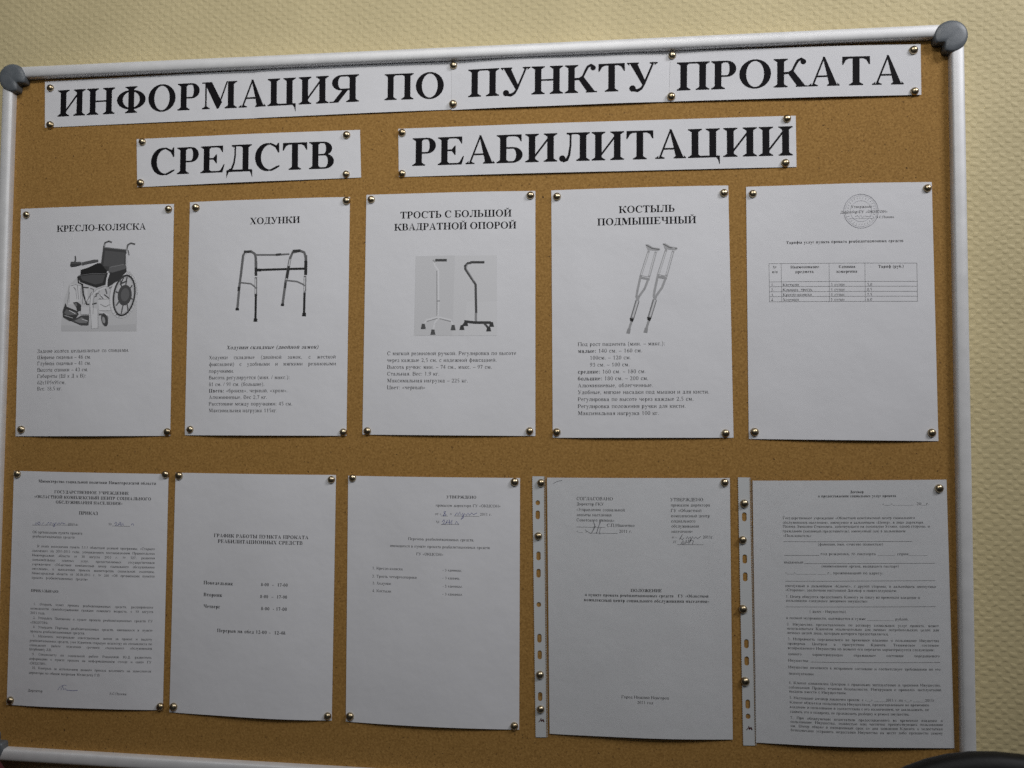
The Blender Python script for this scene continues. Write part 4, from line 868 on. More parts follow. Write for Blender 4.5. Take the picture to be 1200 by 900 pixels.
  ('s',66,[[0.33484,0.26715],[0.33525,0.28621]],0.00139),
  ('s',10,[[0.33567,0.28898],[0.33594,0.318]],0.00277),
  ('p',8,[[0.33377,0.3173],[0.33808,0.31733],[0.33852,0.32147],[0.3335,0.32144]]),
  ('s',14,[[0.33563,0.2869],[0.33569,0.28967]],0.00346),
  ('s',36,[[0.31549,0.27212],[0.32887,0.27367],[0.33399,0.27754],[0.33548,0.27998]],0.00173),
  ('s',34,[[0.33312,0.23728],[0.36041,0.23771]],0.00208),
  ('s',18,[[0.36041,0.23771],[0.36755,0.23713]],0.00277),
  ('s',34,[[0.36756,0.23747],[0.37826,0.23695]],0.00208),
  ('s',8,[[0.33641,0.25642],[0.39923,0.25555]],0.00277),
  ('s',8,[[0.33641,0.25642],[0.34216,0.2565]],0.00346),
  ('s',34,[[0.37093,0.29862],[0.37336,0.27797]],0.00312),
  ('s',20,[[0.3734,0.2797],[0.37397,0.27281]],0.00312),
  ('s',32,[[0.37397,0.27281],[0.37942,0.24181],[0.38249,0.23494],[0.39171,0.23302],[0.39743,0.23518],[0.39969,0.24212]],0.00312),
  ('s',64,[[0.37462,0.26937],[0.37946,0.24354]],0.00139),
  ('s',16,[[0.37565,0.26765],[0.37784,0.25215]],0.00346),
  ('p',12,[[0.36879,0.29895],[0.37271,0.29898],[0.37277,0.30208],[0.3685,0.30204]]),
  ('s',16,[[0.38247,0.23356],[0.39242,0.23303]],0.00346),
  ('s',30,[[0.39962,0.23867],[0.39972,0.26279]],0.00346),
  ('s',12,[[0.39975,0.24557],[0.39973,0.26348]],0.00381),
  ('s',34,[[0.39904,0.2645],[0.39905,0.2841]],0.00312),
  ('s',66,[[0.39872,0.26622],[0.39869,0.28341]],0.00139),
  ('s',10,[[0.39872,0.28513],[0.39851,0.31155]],0.00277),
  ('p',8,[[0.39637,0.31085],[0.40097,0.31089],[0.40105,0.315],[0.39609,0.31496]]),
  ('s',36,[[0.3757,0.27007],[0.38889,0.27161],[0.39676,0.27514],[0.39893,0.27723]],0.00173),
 ],
 'p3': [
  ('p',65,[[0.53896,0.24183],[0.63906,0.24235],[0.63983,0.34016],[0.53804,0.33974]]),
  ('p',63,[[0.53896,0.24183],[0.58772,0.2419],[0.58522,0.33994],[0.53804,0.33974]]),
  ('p',66,[[0.60229,0.29846],[0.6395,0.29879],[0.63983,0.34016],[0.5992,0.33999]]),
  ('s',72,[[0.56172,0.24849],[0.56248,0.2534],[0.56714,0.25976],[0.56757,0.29814]],0.00215),
  ('s',48,[[0.56538,0.26044],[0.566,0.31554]],0.00108),
  ('s',74,[[0.5679,0.29641],[0.56741,0.31554]],0.00179),
  ('s',44,[[0.5665,0.29744],[0.56932,0.29746]],0.00143),
  ('s',22,[[0.56312,0.24746],[0.57758,0.24768]],0.00323),
  ('s',50,[[0.56029,0.24707],[0.56315,0.24991]],0.00179),
  ('s',71,[[0.56743,0.31728],[0.55337,0.32067],[0.5492,0.32657]],0.00215),
  ('s',71,[[0.56743,0.31728],[0.58327,0.32086],[0.58614,0.32781]],0.00215),
  ('s',71,[[0.56743,0.31728],[0.5626,0.32595],[0.56163,0.33359]],0.00215),
  ('s',46,[[0.56674,0.31867],[0.55339,0.32241]],0.00108),
  ('s',46,[[0.5692,0.31903],[0.58329,0.3226]],0.00108),
  ('p',26,[[0.54742,0.32516],[0.55095,0.32518],[0.55244,0.3318],[0.54608,0.33177]]),
  ('p',26,[[0.58438,0.32676],[0.58788,0.32678],[0.58935,0.33337],[0.58305,0.33334]]),
  ('p',26,[[0.5595,0.33219],[0.56302,0.3322],[0.5645,0.33881],[0.55816,0.33878]]),
  ('s',20,[[0.60673,0.25055],[0.62383,0.2508]],0.00287),
  ('s',24,[[0.60813,0.25092],[0.60324,0.25189],[0.60012,0.25498],[0.60051,0.25882],[0.61326,0.27775],[0.61427,0.31241]],0.00287),
  ('s',50,[[0.60291,0.25328],[0.6019,0.25814],[0.61325,0.27602]],0.00108),
  ('s',44,[[0.61393,0.31241],[0.61402,0.32278]],0.00287),
  ('s',18,[[0.59973,0.3227],[0.61299,0.32416],[0.63243,0.32428]],0.00323),
  ('s',24,[[0.60183,0.3234],[0.597,0.32891]],0.00251),
  ('s',22,[[0.62342,0.32422],[0.62902,0.33046]],0.00251),
  ('s',22,[[0.63104,0.32358],[0.63314,0.32635]],0.00215),
  ('p',18,[[0.59523,0.32717],[0.59872,0.32719],[0.60018,0.33308],[0.59389,0.33305]]),
  ('p',18,[[0.62797,0.32908],[0.63143,0.3291],[0.63287,0.33496],[0.62663,0.33493]]),
  ('p',18,[[0.59973,0.32235],[0.60322,0.32237],[0.60467,0.32826],[0.59839,0.32823]]),
  ('p',18,[[0.63139,0.32358],[0.63485,0.3236],[0.63628,0.32947],[0.63005,0.32943]]),
 ],
 'p4': [
  ('p',52,[[0.81631,0.23234],[0.81975,0.23239],[0.82524,0.236],[0.83278,0.23718],[0.8338,0.23895],[0.83106,0.24065],[0.81906,0.23906]]),
  ('s',30,[[0.817,0.23305],[0.82421,0.23739],[0.83278,0.23893]],0.00111),
  ('s',50,[[0.82043,0.23978],[0.81081,0.27015],[0.80704,0.28762],[0.80601,0.29461],[0.80738,0.29882]],0.00259),
  ('s',66,[[0.81975,0.24223],[0.8115,0.26876]],0.00111),
  ('s',50,[[0.82866,0.24132],[0.82042,0.27202],[0.81562,0.28491],[0.80876,0.29463],[0.80738,0.29882]],0.00259),
  ('s',66,[[0.82798,0.24306],[0.82077,0.26958]],0.00111),
  ('p',48,[[0.8115,0.26911],[0.8218,0.27134],[0.82111,0.27518],[0.81047,0.2733]]),
  ('s',66,[[0.81219,0.27052],[0.82111,0.27238]],0.00074),
  ('s',46,[[0.80704,0.29882],[0.80086,0.32043]],0.00444),
  ('s',62,[[0.80738,0.29952],[0.80155,0.31904]],0.00185),
  ('s',34,[[0.80532,0.2995],[0.79949,0.31973]],0.00074),
  ('s',36,[[0.8091,0.30023],[0.80292,0.32045]],0.00074),
  ('p',8,[[0.79811,0.31972],[0.80327,0.3208],[0.80155,0.32463],[0.79846,0.32321]]),
  ('s',48,[[0.80018,0.32427],[0.79743,0.33298]],0.00259),
  ('p',46,[[0.79571,0.33228],[0.79915,0.33299],[0.79847,0.33857],[0.794,0.33785]]),
  ('p',52,[[0.83655,0.23163],[0.83997,0.23169],[0.84543,0.23529],[0.85293,0.23647],[0.85395,0.23823],[0.85122,0.23993],[0.83928,0.23834]]),
  ('s',30,[[0.83723,0.23235],[0.8444,0.23667],[0.85293,0.23821]],0.00111),
  ('s',50,[[0.84064,0.23906],[0.83104,0.26936],[0.82727,0.28679],[0.82624,0.29376],[0.8276,0.29796]],0.00259),
  ('s',66,[[0.83996,0.2415],[0.83173,0.26797]],0.00111),
  ('s',50,[[0.84883,0.24059],[0.8406,0.27123],[0.83581,0.28408],[0.82897,0.29378],[0.8276,0.29796]],0.00259),
  ('s',66,[[0.84815,0.24233],[0.84095,0.26879]],0.00111),
  ('p',48,[[0.83173,0.26832],[0.84197,0.27055],[0.84128,0.27438],[0.8307,0.2725]]),
  ('s',66,[[0.83241,0.26973],[0.84129,0.27158]],0.00074),
  ('s',46,[[0.82726,0.29795],[0.82109,0.31952]],0.00444),
  ('s',62,[[0.8276,0.29865],[0.82178,0.31813]],0.00185),
  ('s',34,[[0.82555,0.29864],[0.81973,0.31882]],0.00074),
  ('s',36,[[0.82931,0.29937],[0.82315,0.31953]],0.00074),
  ('p',8,[[0.81836,0.31881],[0.82349,0.31989],[0.82178,0.32371],[0.8187,0.32229]]),
  ('s',48,[[0.82041,0.32335],[0.81767,0.33204]],0.00259),
  ('p',46,[[0.81596,0.33134],[0.81938,0.33205],[0.81869,0.33761],[0.81425,0.3369]]),
 ],
}
PINS = [
  ('t1', 'upper left', 0.04824, 0.01241),
  ('t1', 'lower left', 0.04957, 0.06162),
  ('t2', 'upper left', 0.58321, 0.00596),
  ('t2', 'lower left', 0.58317, 0.05401),
  ('t3', 'upper left', 0.84805, 0.00543),
  ('t3', 'lower left', 0.84678, 0.05526),
  ('t3', 'upper right', 1.12158, 0.01168),
  ('t3', 'lower right', 1.12203, 0.05994),
  ('t4', 'upper left', 0.17818, 0.08821),
  ('t4', 'lower left', 0.17703, 0.14154),
  ('t4', 'upper right', 0.44877, 0.08815),
  ('t4', 'lower right', 0.44903, 0.13767),
  ('t5', 'upper left', 0.51936, 0.08773),
  ('t5', 'lower left', 0.52014, 0.13889),
  ('t5', 'upper right', 0.98012, 0.0864),
  ('t5', 'lower right', 0.97781, 0.1391),
  ('p1', 'upper left', 0.02049, 0.17973),
  ('p1', 'upper right', 0.21622, 0.1764),
  ('p1', 'lower right', 0.22202, 0.46008),
  ('p1', 'lower left', 0.02321, 0.45895),
  ('p2', 'upper left', 0.25314, 0.17538),
  ('p2', 'upper right', 0.45001, 0.17109),
  ('p2', 'lower right', 0.45051, 0.45817),
  ('p2', 'lower left', 0.25257, 0.45669),
  ('p3', 'upper left', 0.48158, 0.17024),
  ('p3', 'upper right', 0.67916, 0.16998),
  ('p3', 'lower right', 0.67986, 0.45461),
  ('p3', 'lower left', 0.48094, 0.45652),
  ('p4', 'upper left', 0.71136, 0.17222),
  ('p4', 'upper right', 0.90763, 0.17264),
  ('p4', 'lower right', 0.90817, 0.45507),
  ('p4', 'lower left', 0.71226, 0.45561),
  ('p5', 'upper left', 0.9407, 0.17447),
  ('p5', 'upper right', 1.13482, 0.17278),
  ('p5', 'lower right', 1.13534, 0.45224),
  ('p5', 'lower left', 0.94112, 0.45327),
  ('p6', 'upper left', 0.01958, 0.51602),
  ('p6', 'upper right', 0.2212, 0.51359),
  ('p6', 'lower right', 0.22192, 0.80075),
  ('p6', 'lower left', 0.02037, 0.80265),
  ('p7', 'upper left', 0.23909, 0.51479),
  ('p7', 'upper right', 0.43642, 0.51642),
  ('p7', 'lower right', 0.43675, 0.80159),
  ('p7', 'lower left', 0.23955, 0.8),
  ('p8', 'upper left', 0.46333, 0.5139),
  ('p8', 'upper right', 0.6624, 0.51551),
  ('p8', 'lower right', 0.66398, 0.80191),
  ('p8', 'lower left', 0.46464, 0.8005),
  ('p9', 'upper right', 0.90687, 0.51197),
  ('p10', 'upper right', 1.14205, 0.51455),
  ('s9', 'topmost', 0.69404, 0.51608),
  ('s9', 'second', 0.69115, 0.57883),
  ('s9', 'third', 0.69396, 0.74102),
  ('s9', 'lowest', 0.69488, 0.78078),
  ('s10', 'topmost', 0.92909, 0.53584),
  ('s10', 'second', 0.92706, 0.57751),
  ('s10', 'third', 0.92684, 0.65644),
  ('s10', 'lowest', 0.92897, 0.73805),
]
STRIPS = {'s9': {'quad': [[0.68349, 0.50836], [0.69732, 0.50834], [0.70194, 0.81299], [0.68922, 0.81356]], 'holes': [(0, 0.69021, 0.53963), (1, 0.69029, 0.55396), (1, 0.69147, 0.60231), (1, 0.69158, 0.6226), (0, 0.69215, 0.65933), (1, 0.69308, 0.69856), (1, 0.69355, 0.71795), (1, 0.69435, 0.76628)], 'logo': [0.69623, 0.79372]}, 's10': {'quad': [[0.92218, 0.50581], [0.93522, 0.50579], [0.93958, 0.80982], [0.92655, 0.81023]], 'holes': [(1, 0.92909, 0.55107), (1, 0.92934, 0.59927), (1, 0.92974, 0.61966), (1, 0.93069, 0.69554), (1, 0.93092, 0.71506), (1, 0.93184, 0.76368), (0, 0.9321, 0.77728)], 'logo': [0.93365, 0.79066]}}


# ------------------------------------------------------------------ the wall
WALL = .013
me_v, me_f = [], []
for i in range(2):
    for j in range(2): me_v.append(Bw(-3.0 + 7.0 * i, -.85 + 2.6 * j, WALL))
wall = new_obj('wall', [Bw(-3, -.85, WALL), Bw(4, -.85, WALL), Bw(4, 1.75, WALL), Bw(-3, 1.75, WALL), Bw(-3, -.85, WALL + .12), Bw(4, -.85, WALL + .12), Bw(4, 1.75, WALL + .12), Bw(-3, 1.75, WALL + .12)],
       [(0, 3, 2, 1), (4, 5, 6, 7), (0, 1, 5, 4), (1, 2, 6, 5), (2, 3, 7, 6), (3, 0, 4, 7)], m_wall)
tag(wall, 'cream wallpaper with woven relief behind the cork board', kind='structure')

# ------------------------------------------------------------------ the board: cork panel, four rails, four corner caps
BW, BH = 1.16, .8605
board = empty('cork_notice_board', Bw(BW / 2, BH, 0)); tag(board, 'cork notice board with rounded aluminium rails and grey plastic corners', 'notice board')
bl = Vector(board.location)
def rel(v, o): return [Vector(x) - o for x in v]
vs = [Bw(x, y, z) for z in (0, .010) for x, y in ((-.004, -.004), (BW + .004, -.004), (BW + .004, BH + .004), (-.004, BH + .004))]
new_obj('cork_panel', rel(vs, bl), [(0, 3, 2, 1), (4, 5, 6, 7), (0, 1, 5, 4), (1, 2, 6, 5), (2, 3, 7, 6), (3, 0, 4, 7)], m_cork, board)
RW = .0148
prof = [(0, .004), (0, -.0015)]                                    # (outward from the inner edge, depth)
for k in range(13):
    a = math.pi * k / 12; prof.append((RW / 2 - RW / 2 * math.cos(a), -.0025 - .0068 * math.sin(a) ** .36))
prof += [(RW, .0125), (.002, .0125)]
def rail(a, b, out):
    vs, fs = [], []; n = len(prof)
    for q in (a, b):
        for o, z in prof: vs.append(Bw(q[0] + out[0] * o, q[1] + out[1] * o, z))
    for i in range(n): j = (i + 1) % n; fs.append((i, j, n + j, n + i))
    vs += vs[:2 * n]; fs += [tuple(range(2 * n, 3 * n)), tuple(range(4 * n - 1, 3 * n - 1, -1))]     # end faces on their own vertices
    o = new_obj('frame_rail', rel(vs, bl), fs, m_alu, board)
    for q in o.data.polygons: q.use_smooth = len(q.vertices) == 4
    return o
g = .003
rail((-g, 0), (BW + g, 0), (0, -1)); rail((-g, BH), (BW + g, BH), (0, 1)); rail((0, -g), (0, BH + g), (-1, 0)); rail((BW, -g), (BW, BH + g), (1, 0))
def cap(cx, cy, sx, sy):                                            # sx, sy point towards the inside of the board
    R, nt_, ro = .0181, .0078, .0072; N = 96; out = []               # disc centred on the inner corner, notched to clear the cork
    for k in range(N):
        t_ = 2 * math.pi * k / N; c, s = math.cos(t_) * sx, math.sin(t_) * sy; lo, hi = 0.0, .04
        for _ in range(26):
            m_ = (lo + hi) / 2; px, py = -ro + m_ * c, -ro + m_ * s
            ok = math.hypot(px - .0006, py - .0006) < R and not (px > nt_ and py > nt_)
            lo, hi = (m_, hi) if ok else (lo, m_)
        out.append((lo * c * sx, lo * s * sy))
    cx -= ro * sx; cy -= ro * sy
    vs, fs = [], []; rings = [(1, .0125), (1, -.0080), (.99, -.0092), (.965, -.0102), (.93, -.0108), (.7, -.0115), (.4, -.0119), (.02, -.0121)]
    for f, z in rings:
        for x, y in out: vs.append(Bw(cx + x * f, cy + y * f, z))
    for i in range(len(rings) - 1):
        for k in range(N): j = (k + 1) % N; fs.append((i * N + k, i * N + j, (i + 1) * N + j, (i + 1) * N + k))
    fs.append(tuple((len(rings) - 1) * N + k for k in range(N))); fs.append(tuple(N - 1 - k for k in range(N)))
    o = new_obj('corner_cap', rel(vs, bl), fs, m_cap, board, smooth=True); return o
h_ = 0.0
for cx, cy, sx, sy in ((-h_, -h_, 1, 1), (BW + h_, -h_, -1, 1), (-h_, BH + h_, 1, -1), (BW + h_, BH + h_, -1, -1)): cap(cx, cy, sx, sy)

# ------------------------------------------------------------------ sheets of paper with their print
random.seed(4)
LIFT = dict(t1=(.0006, .0013, .0008), t2=(.0011, .0016, .0010), t3=(.0016, .0012, .0008), t4=(.0006, .0012, .0007), t5=(.0006, .0014, .0009),
            p1=(.0006, .0022, .0012), p2=(.0006, .0026, .0012), p3=(.0006, .0018, .0012), p4=(.0006, .0022, .0012), p5=(.0006, .0022, .0014),
            p6=(.0006, .0030, .0016), p7=(.0006, .0032, .0016), p8=(.0006, .0028, .0018), p9=(.0012, .0030, .0014), p10=(.0012, .0030, .0016))
def inv_bilinear(Q, P):
    u = np.full(len(P), .5); v = np.full(len(P), .5); Q = np.array(Q)
    for _ in range(6):
        F = ((1 - v)[:, None] * ((1 - u)[:, None] * Q[0] + u[:, None] * Q[1]) + v[:, None] * ((1 - u)[:, None] * Q[3] + u[:, None] * Q[2])) - P
        du = (1 - v)[:, None] * (Q[1] - Q[0]) + v[:, None] * (Q[2] - Q[3]); dv = (1 - u)[:, None] * (Q[3] - Q[0]) + u[:, None] * (Q[2] - Q[1])
        D = du[:, 0] * dv[:, 1] - du[:, 1] * dv[:, 0]
        u = u - (F[:, 0] * dv[:, 1] - F[:, 1] * dv[:, 0]) / D; v = v - (du[:, 0] * F[:, 1] - du[:, 1] * F[:, 0]) / D
    return u, v
def surf(key, u, v):
    """height of the sheet off the cork: pinned at its corners, arching between them"""
    h0, A, N = LIFT[key]; ph = sum(map(ord, key)) * 1.7
    uc = np.clip(u, 0, 1); e = 4 * uc * (1 - uc)
    if key[0] == 't':
        w = np.sin(uc * 9 + ph + v * .8) * e
        if key == 't1': e = np.where(uc < .53, .25 * 4 * (uc / .53) * (1 - uc / .53), .40 + 4 * ((uc - .53) / .47) * (1 - (uc - .53) / .47) * .75 - .40 * (uc - .53) / .47)
        return h0 + A * e + N * .5 * (w + e * .5)
    e = e * (.62 + .30 * (2 * v - 1) ** 2 + .25 * v); w = np.sin(uc * 5.5 + ph + 2.3 * v) * np.sin(v * 4.2 + ph * .7)
    return h0 + A * e + N * .6 * (w + .5) * 4 * uc * (1 - uc)
def on_sheet(key, P, off):
    P = np.asarray(P, float).reshape(-1, 2); u, v = inv_bilinear(SHEETS[key]['quad'], P); z = -(surf(key, u, v) + off)
    return np.c_[P[:, 0], z, Z0 - P[:, 1]]
def stroke_polys(pts, w):
    L, R_ = [], []
    for i, (x, y) in enumerate(pts):
        a = pts[max(0, i - 1)]; c_ = pts[min(len(pts) - 1, i + 1)]; dx, dy = c_[0] - a[0], c_[1] - a[1]; n = math.hypot(dx, dy) or 1
        L.append((x - dy / n * w / 2, y + dx / n * w / 2)); R_.append((x + dy / n * w / 2, y - dx / n * w / 2))
    return [[L[i], L[i + 1], R_[i + 1], R_[i]] for i in range(len(pts) - 1)]
def print_mesh(name, key, polys, mats, parent, base=.00012, idx=None, step=.000006, cyc=6, layers=None):
    P, F, lay = [], [], []; n = 0
    for k, q in enumerate(polys):
        P += q; F.append(tuple(range(n, n + len(q)))); n += len(q); lay += [layers[k] if layers else k % cyc] * len(q)
    V = on_sheet(key, P, base); V[:, 1] -= np.array(lay) * step; V -= np.array(parent.location)
    return new_obj(name, V, F, None, parent, mats=mats, idx=idx)
def cut_polys(polys, axis, step):
    out = []
    for q in polys:
        a = [p[axis] for p in q]; k0 = math.floor(min(a) / step); k1 = math.ceil(max(a) / step)
        for k in range(k0, k1):
            r = q
            for lim, sg in ((k * step, 1), ((k + 1) * step, -1)):
                n = []
                for i in range(len(r)):
                    p0, p1 = r[i - 1], r[i]; d0, d1 = (p0[axis] - lim) * sg, (p1[axis] - lim) * sg
                    if (d0 < 0) != (d1 < 0): f = d0 / (d0 - d1); n.append((p0[0] + (p1[0] - p0[0]) * f, p0[1] + (p1[1] - p0[1]) * f))
                    if d1 >= 0: n.append(p1)
                r = n
                if len(r) < 3: break
            if len(r) >= 3: out.append(r)
    return out
def subdivide_poly_line(a, b, n): return [(lerp(a[0], b[0], i / n), lerp(a[1], b[1], i / n)) for i in range(n + 1)]
def key_em(ax_, ay, bx, by, em, text): return em / 1000 if em else math.hypot(bx - ax_, by - ay) / max(1, len(text)) / .56
def line_polys(text, st, ax_, ay, bx, by, em, just):
    small = key_em(ax_, ay, bx, by, em, text) < .009; words = set_line(text, 'b' in st, 'i' in st, small); sp = 330.0 if small else 250.0
    nat = sum(w for _, w in words) + sp * (len(words) - 1); d = Vector((bx - ax_, by - ay)); Ld = d.length; d.normalize(); up = Vector((d.y, -d.x))
    e = em / 1000 / 1000 if em else Ld / nat
    if em and just and len(words) > 1:
        tot = sum(w for _, w in words); sx = min(e, Ld / (tot + sp * .7 * (len(words) - 1))); spm = (Ld - tot * sx) / (len(words) - 1)
    else: sx = Ld / nat; spm = sp * sx
    out, x = [], 0.0
    for P, w in words:
        for q in P: out.append([(ax_ + d.x * (x + px * sx) + up.x * py * e, ay + d.y * (x + px * sx) + up.y * py * e) for px, py in q])
        x += w * sx + spm
    return out
TITLE = dict(t1='longest white title strip in the top line, its two words starting at the left frame', t2='middle white title strip of the top line, one word between two pin pairs', t3='white title strip ending the top line at the right corner of the board',
             t4='shorter white title strip of the second line, on the left', t5='long white title strip of the second line, on the right',
             p1='white sheet with a picture of an electric wheelchair', p2='white sheet with a picture of a walking frame', p3='white sheet with a grey picture of two four footed canes',
             p4='white sheet with a picture of a pair of crutches', p5='white price sheet with a small ruled table and a round stamp',
             p6='densely typed order sheet with a blue signature at its foot', p7='opening hours sheet with three bold weekday lines', p8='mostly blank list sheet with blue handwriting at its upper right',
             p9='regulation sheet in a sleeve with a bold title in its middle and two approval blocks', p10='densely typed contract form with blank lines in a sleeve')
SHORT = dict(t1='longest top title strip', t2='middle top title strip', t3='last top title strip', t4='short second line title strip', t5='long second line title strip',
             p1='wheelchair sheet', p2='walking frame sheet', p3='two canes sheet', p4='crutches sheet', p5='price table sheet', p6='signed order sheet', p7='opening hours sheet', p8='blue handwriting list sheet', p9='sleeved regulation sheet', p10='sleeved contract form',
             s9='punched strip beside the regulation sheet', s10='punched strip beside the contract form')
PICNAME = dict(p1='wheelchair_picture', p2='walking_frame_picture', p3='cane_picture', p4='crutch_picture')
def build_sheet(key):
    S = SHEETS[key]; Q = S['quad']; strip = key[0] == 't'
    cx = sum(q[0] for q in Q) / 4; cy = sum(q[1] for q in Q) / 4; loc = Vector(Bw(cx, cy, 0))
    nu, nv = (80, 14) if strip else (24, 30); P = []
    for j in range(nv + 1):
        for i in range(nu + 1):
            u, v = i / nu, j / nv
            P.append([(1 - v) * ((1 - u) * Q[0][k] + u * Q[1][k]) + v * ((1 - u) * Q[3][k] + u * Q[2][k]) for k in (0, 1)])
    F_ = on_sheet(key, P, 0) - np.array(loc); Bk = F_.copy(); Bk[:, 1] += .00012; n = len(F_)
    fs = []
    for j in range(nv):
        for i in range(nu):
            a = j * (nu + 1) + i; b, c_, d = a + 1, a + nu + 2, a + nu + 1
            fs.append((a, d, c_, b)); fs.append((n + a, n + b, n + c_, n + d))
    loop = [i for i in range(nu + 1)] + [j * (nu + 1) + nu for j in range(1, nv + 1)] + [nv * (nu + 1) + i for i in range(nu - 1, -1, -1)] + [j * (nu + 1) for j in range(nv - 1, 0, -1)]
    rim = np.r_[F_[loop], Bk[loop]]; m_ = len(loop)                  # the cut edge has its own vertices so that it stays crisp
    for a in range(m_): b = (a + 1) % m_; fs.append((2 * n + a, 2 * n + b, 2 * n + m_ + b, 2 * n + m_ + a))
    root = new_obj('title_strip' if strip else 'paper_sheet', np.r_[F_, Bk, rim], fs, m_paper, None, loc, smooth=False)
    for q in root.data.polygons: q.use_smooth = len(q.vertices) == 4 and q.index < nu * nv * 2
    tag(root, TITLE[key], 'title strip' if strip else 'paper sheet', 'cut title strips across the top of the board' if strip else 'paper sheets pinned in two rows on the cork board')
    if not strip:                                                   # heading and body as separate prints
        bold = [l for l in S['lines'] if 'b' in l[1] and 'i' not in l[1]]; rest = [l for l in S['lines'] if l not in bold]
    else: bold, rest = S['lines'], []
    for nm, ls in (('heading_text', bold), ('body_text', rest)):
        polys = [q for l in ls for q in line_polys(*l)]
        if strip: polys = cut_polys(cut_polys(polys, 0, .006), 1, .006)
        if polys: print_mesh(nm, key, polys, [m_ink if nm == 'heading_text' else m_soft], root)
    if S['rules']:
        for col in sorted({r[2] for r in S['rules']}):
            polys = []
            for pts, w, c_ in S['rules']:
                if c_ != col: continue
                if len(pts) == 2: pts = subdivide_poly_line(pts[0], pts[1], 12)
                polys += stroke_polys(pts, w / 1000)
            nm = {'ink': 'ruled_lines', 'pale': 'table_grid', 'stamp': 'round_stamp', 'blue': 'blue_handwriting', 'pen': 'pen_signature'}[col]
            tag(print_mesh(nm, key, polys, [INK[col]], root, base=.00018), kind='stuff')
    if key in PICTURES:
        polys, idx, mats, lays = [], [], [], []
        for li, it in enumerate(PICTURES[key]):
            gm = grey(it[1])
            if gm not in mats: mats.append(gm)
            new = [it[2]] if it[0] == 'p' else stroke_polys(it[2], it[3])
            if it[0] == 's':                                        # rounded joints
                for (x, y) in it[2][1:-1]: new.append([(x + it[3] / 2 * math.cos(k * math.pi / 4), y + it[3] / 2 * math.sin(k * math.pi / 4)) for k in range(8)])
            if it[0] == 'p': new = cut_polys(cut_polys(new, 0, .005), 1, .005)
            polys += new; lays += [li] * len(new); idx += [mats.index(gm)] * len(new)
        # a layer per item keeps the print order; the whole stack is well under half a millimetre
        print_mesh(PICNAME[key], key, polys, mats, root, base=.00014, idx=idx, step=.000005, layers=lays)
    return root
for key in SHEETS: build_sheet(key)

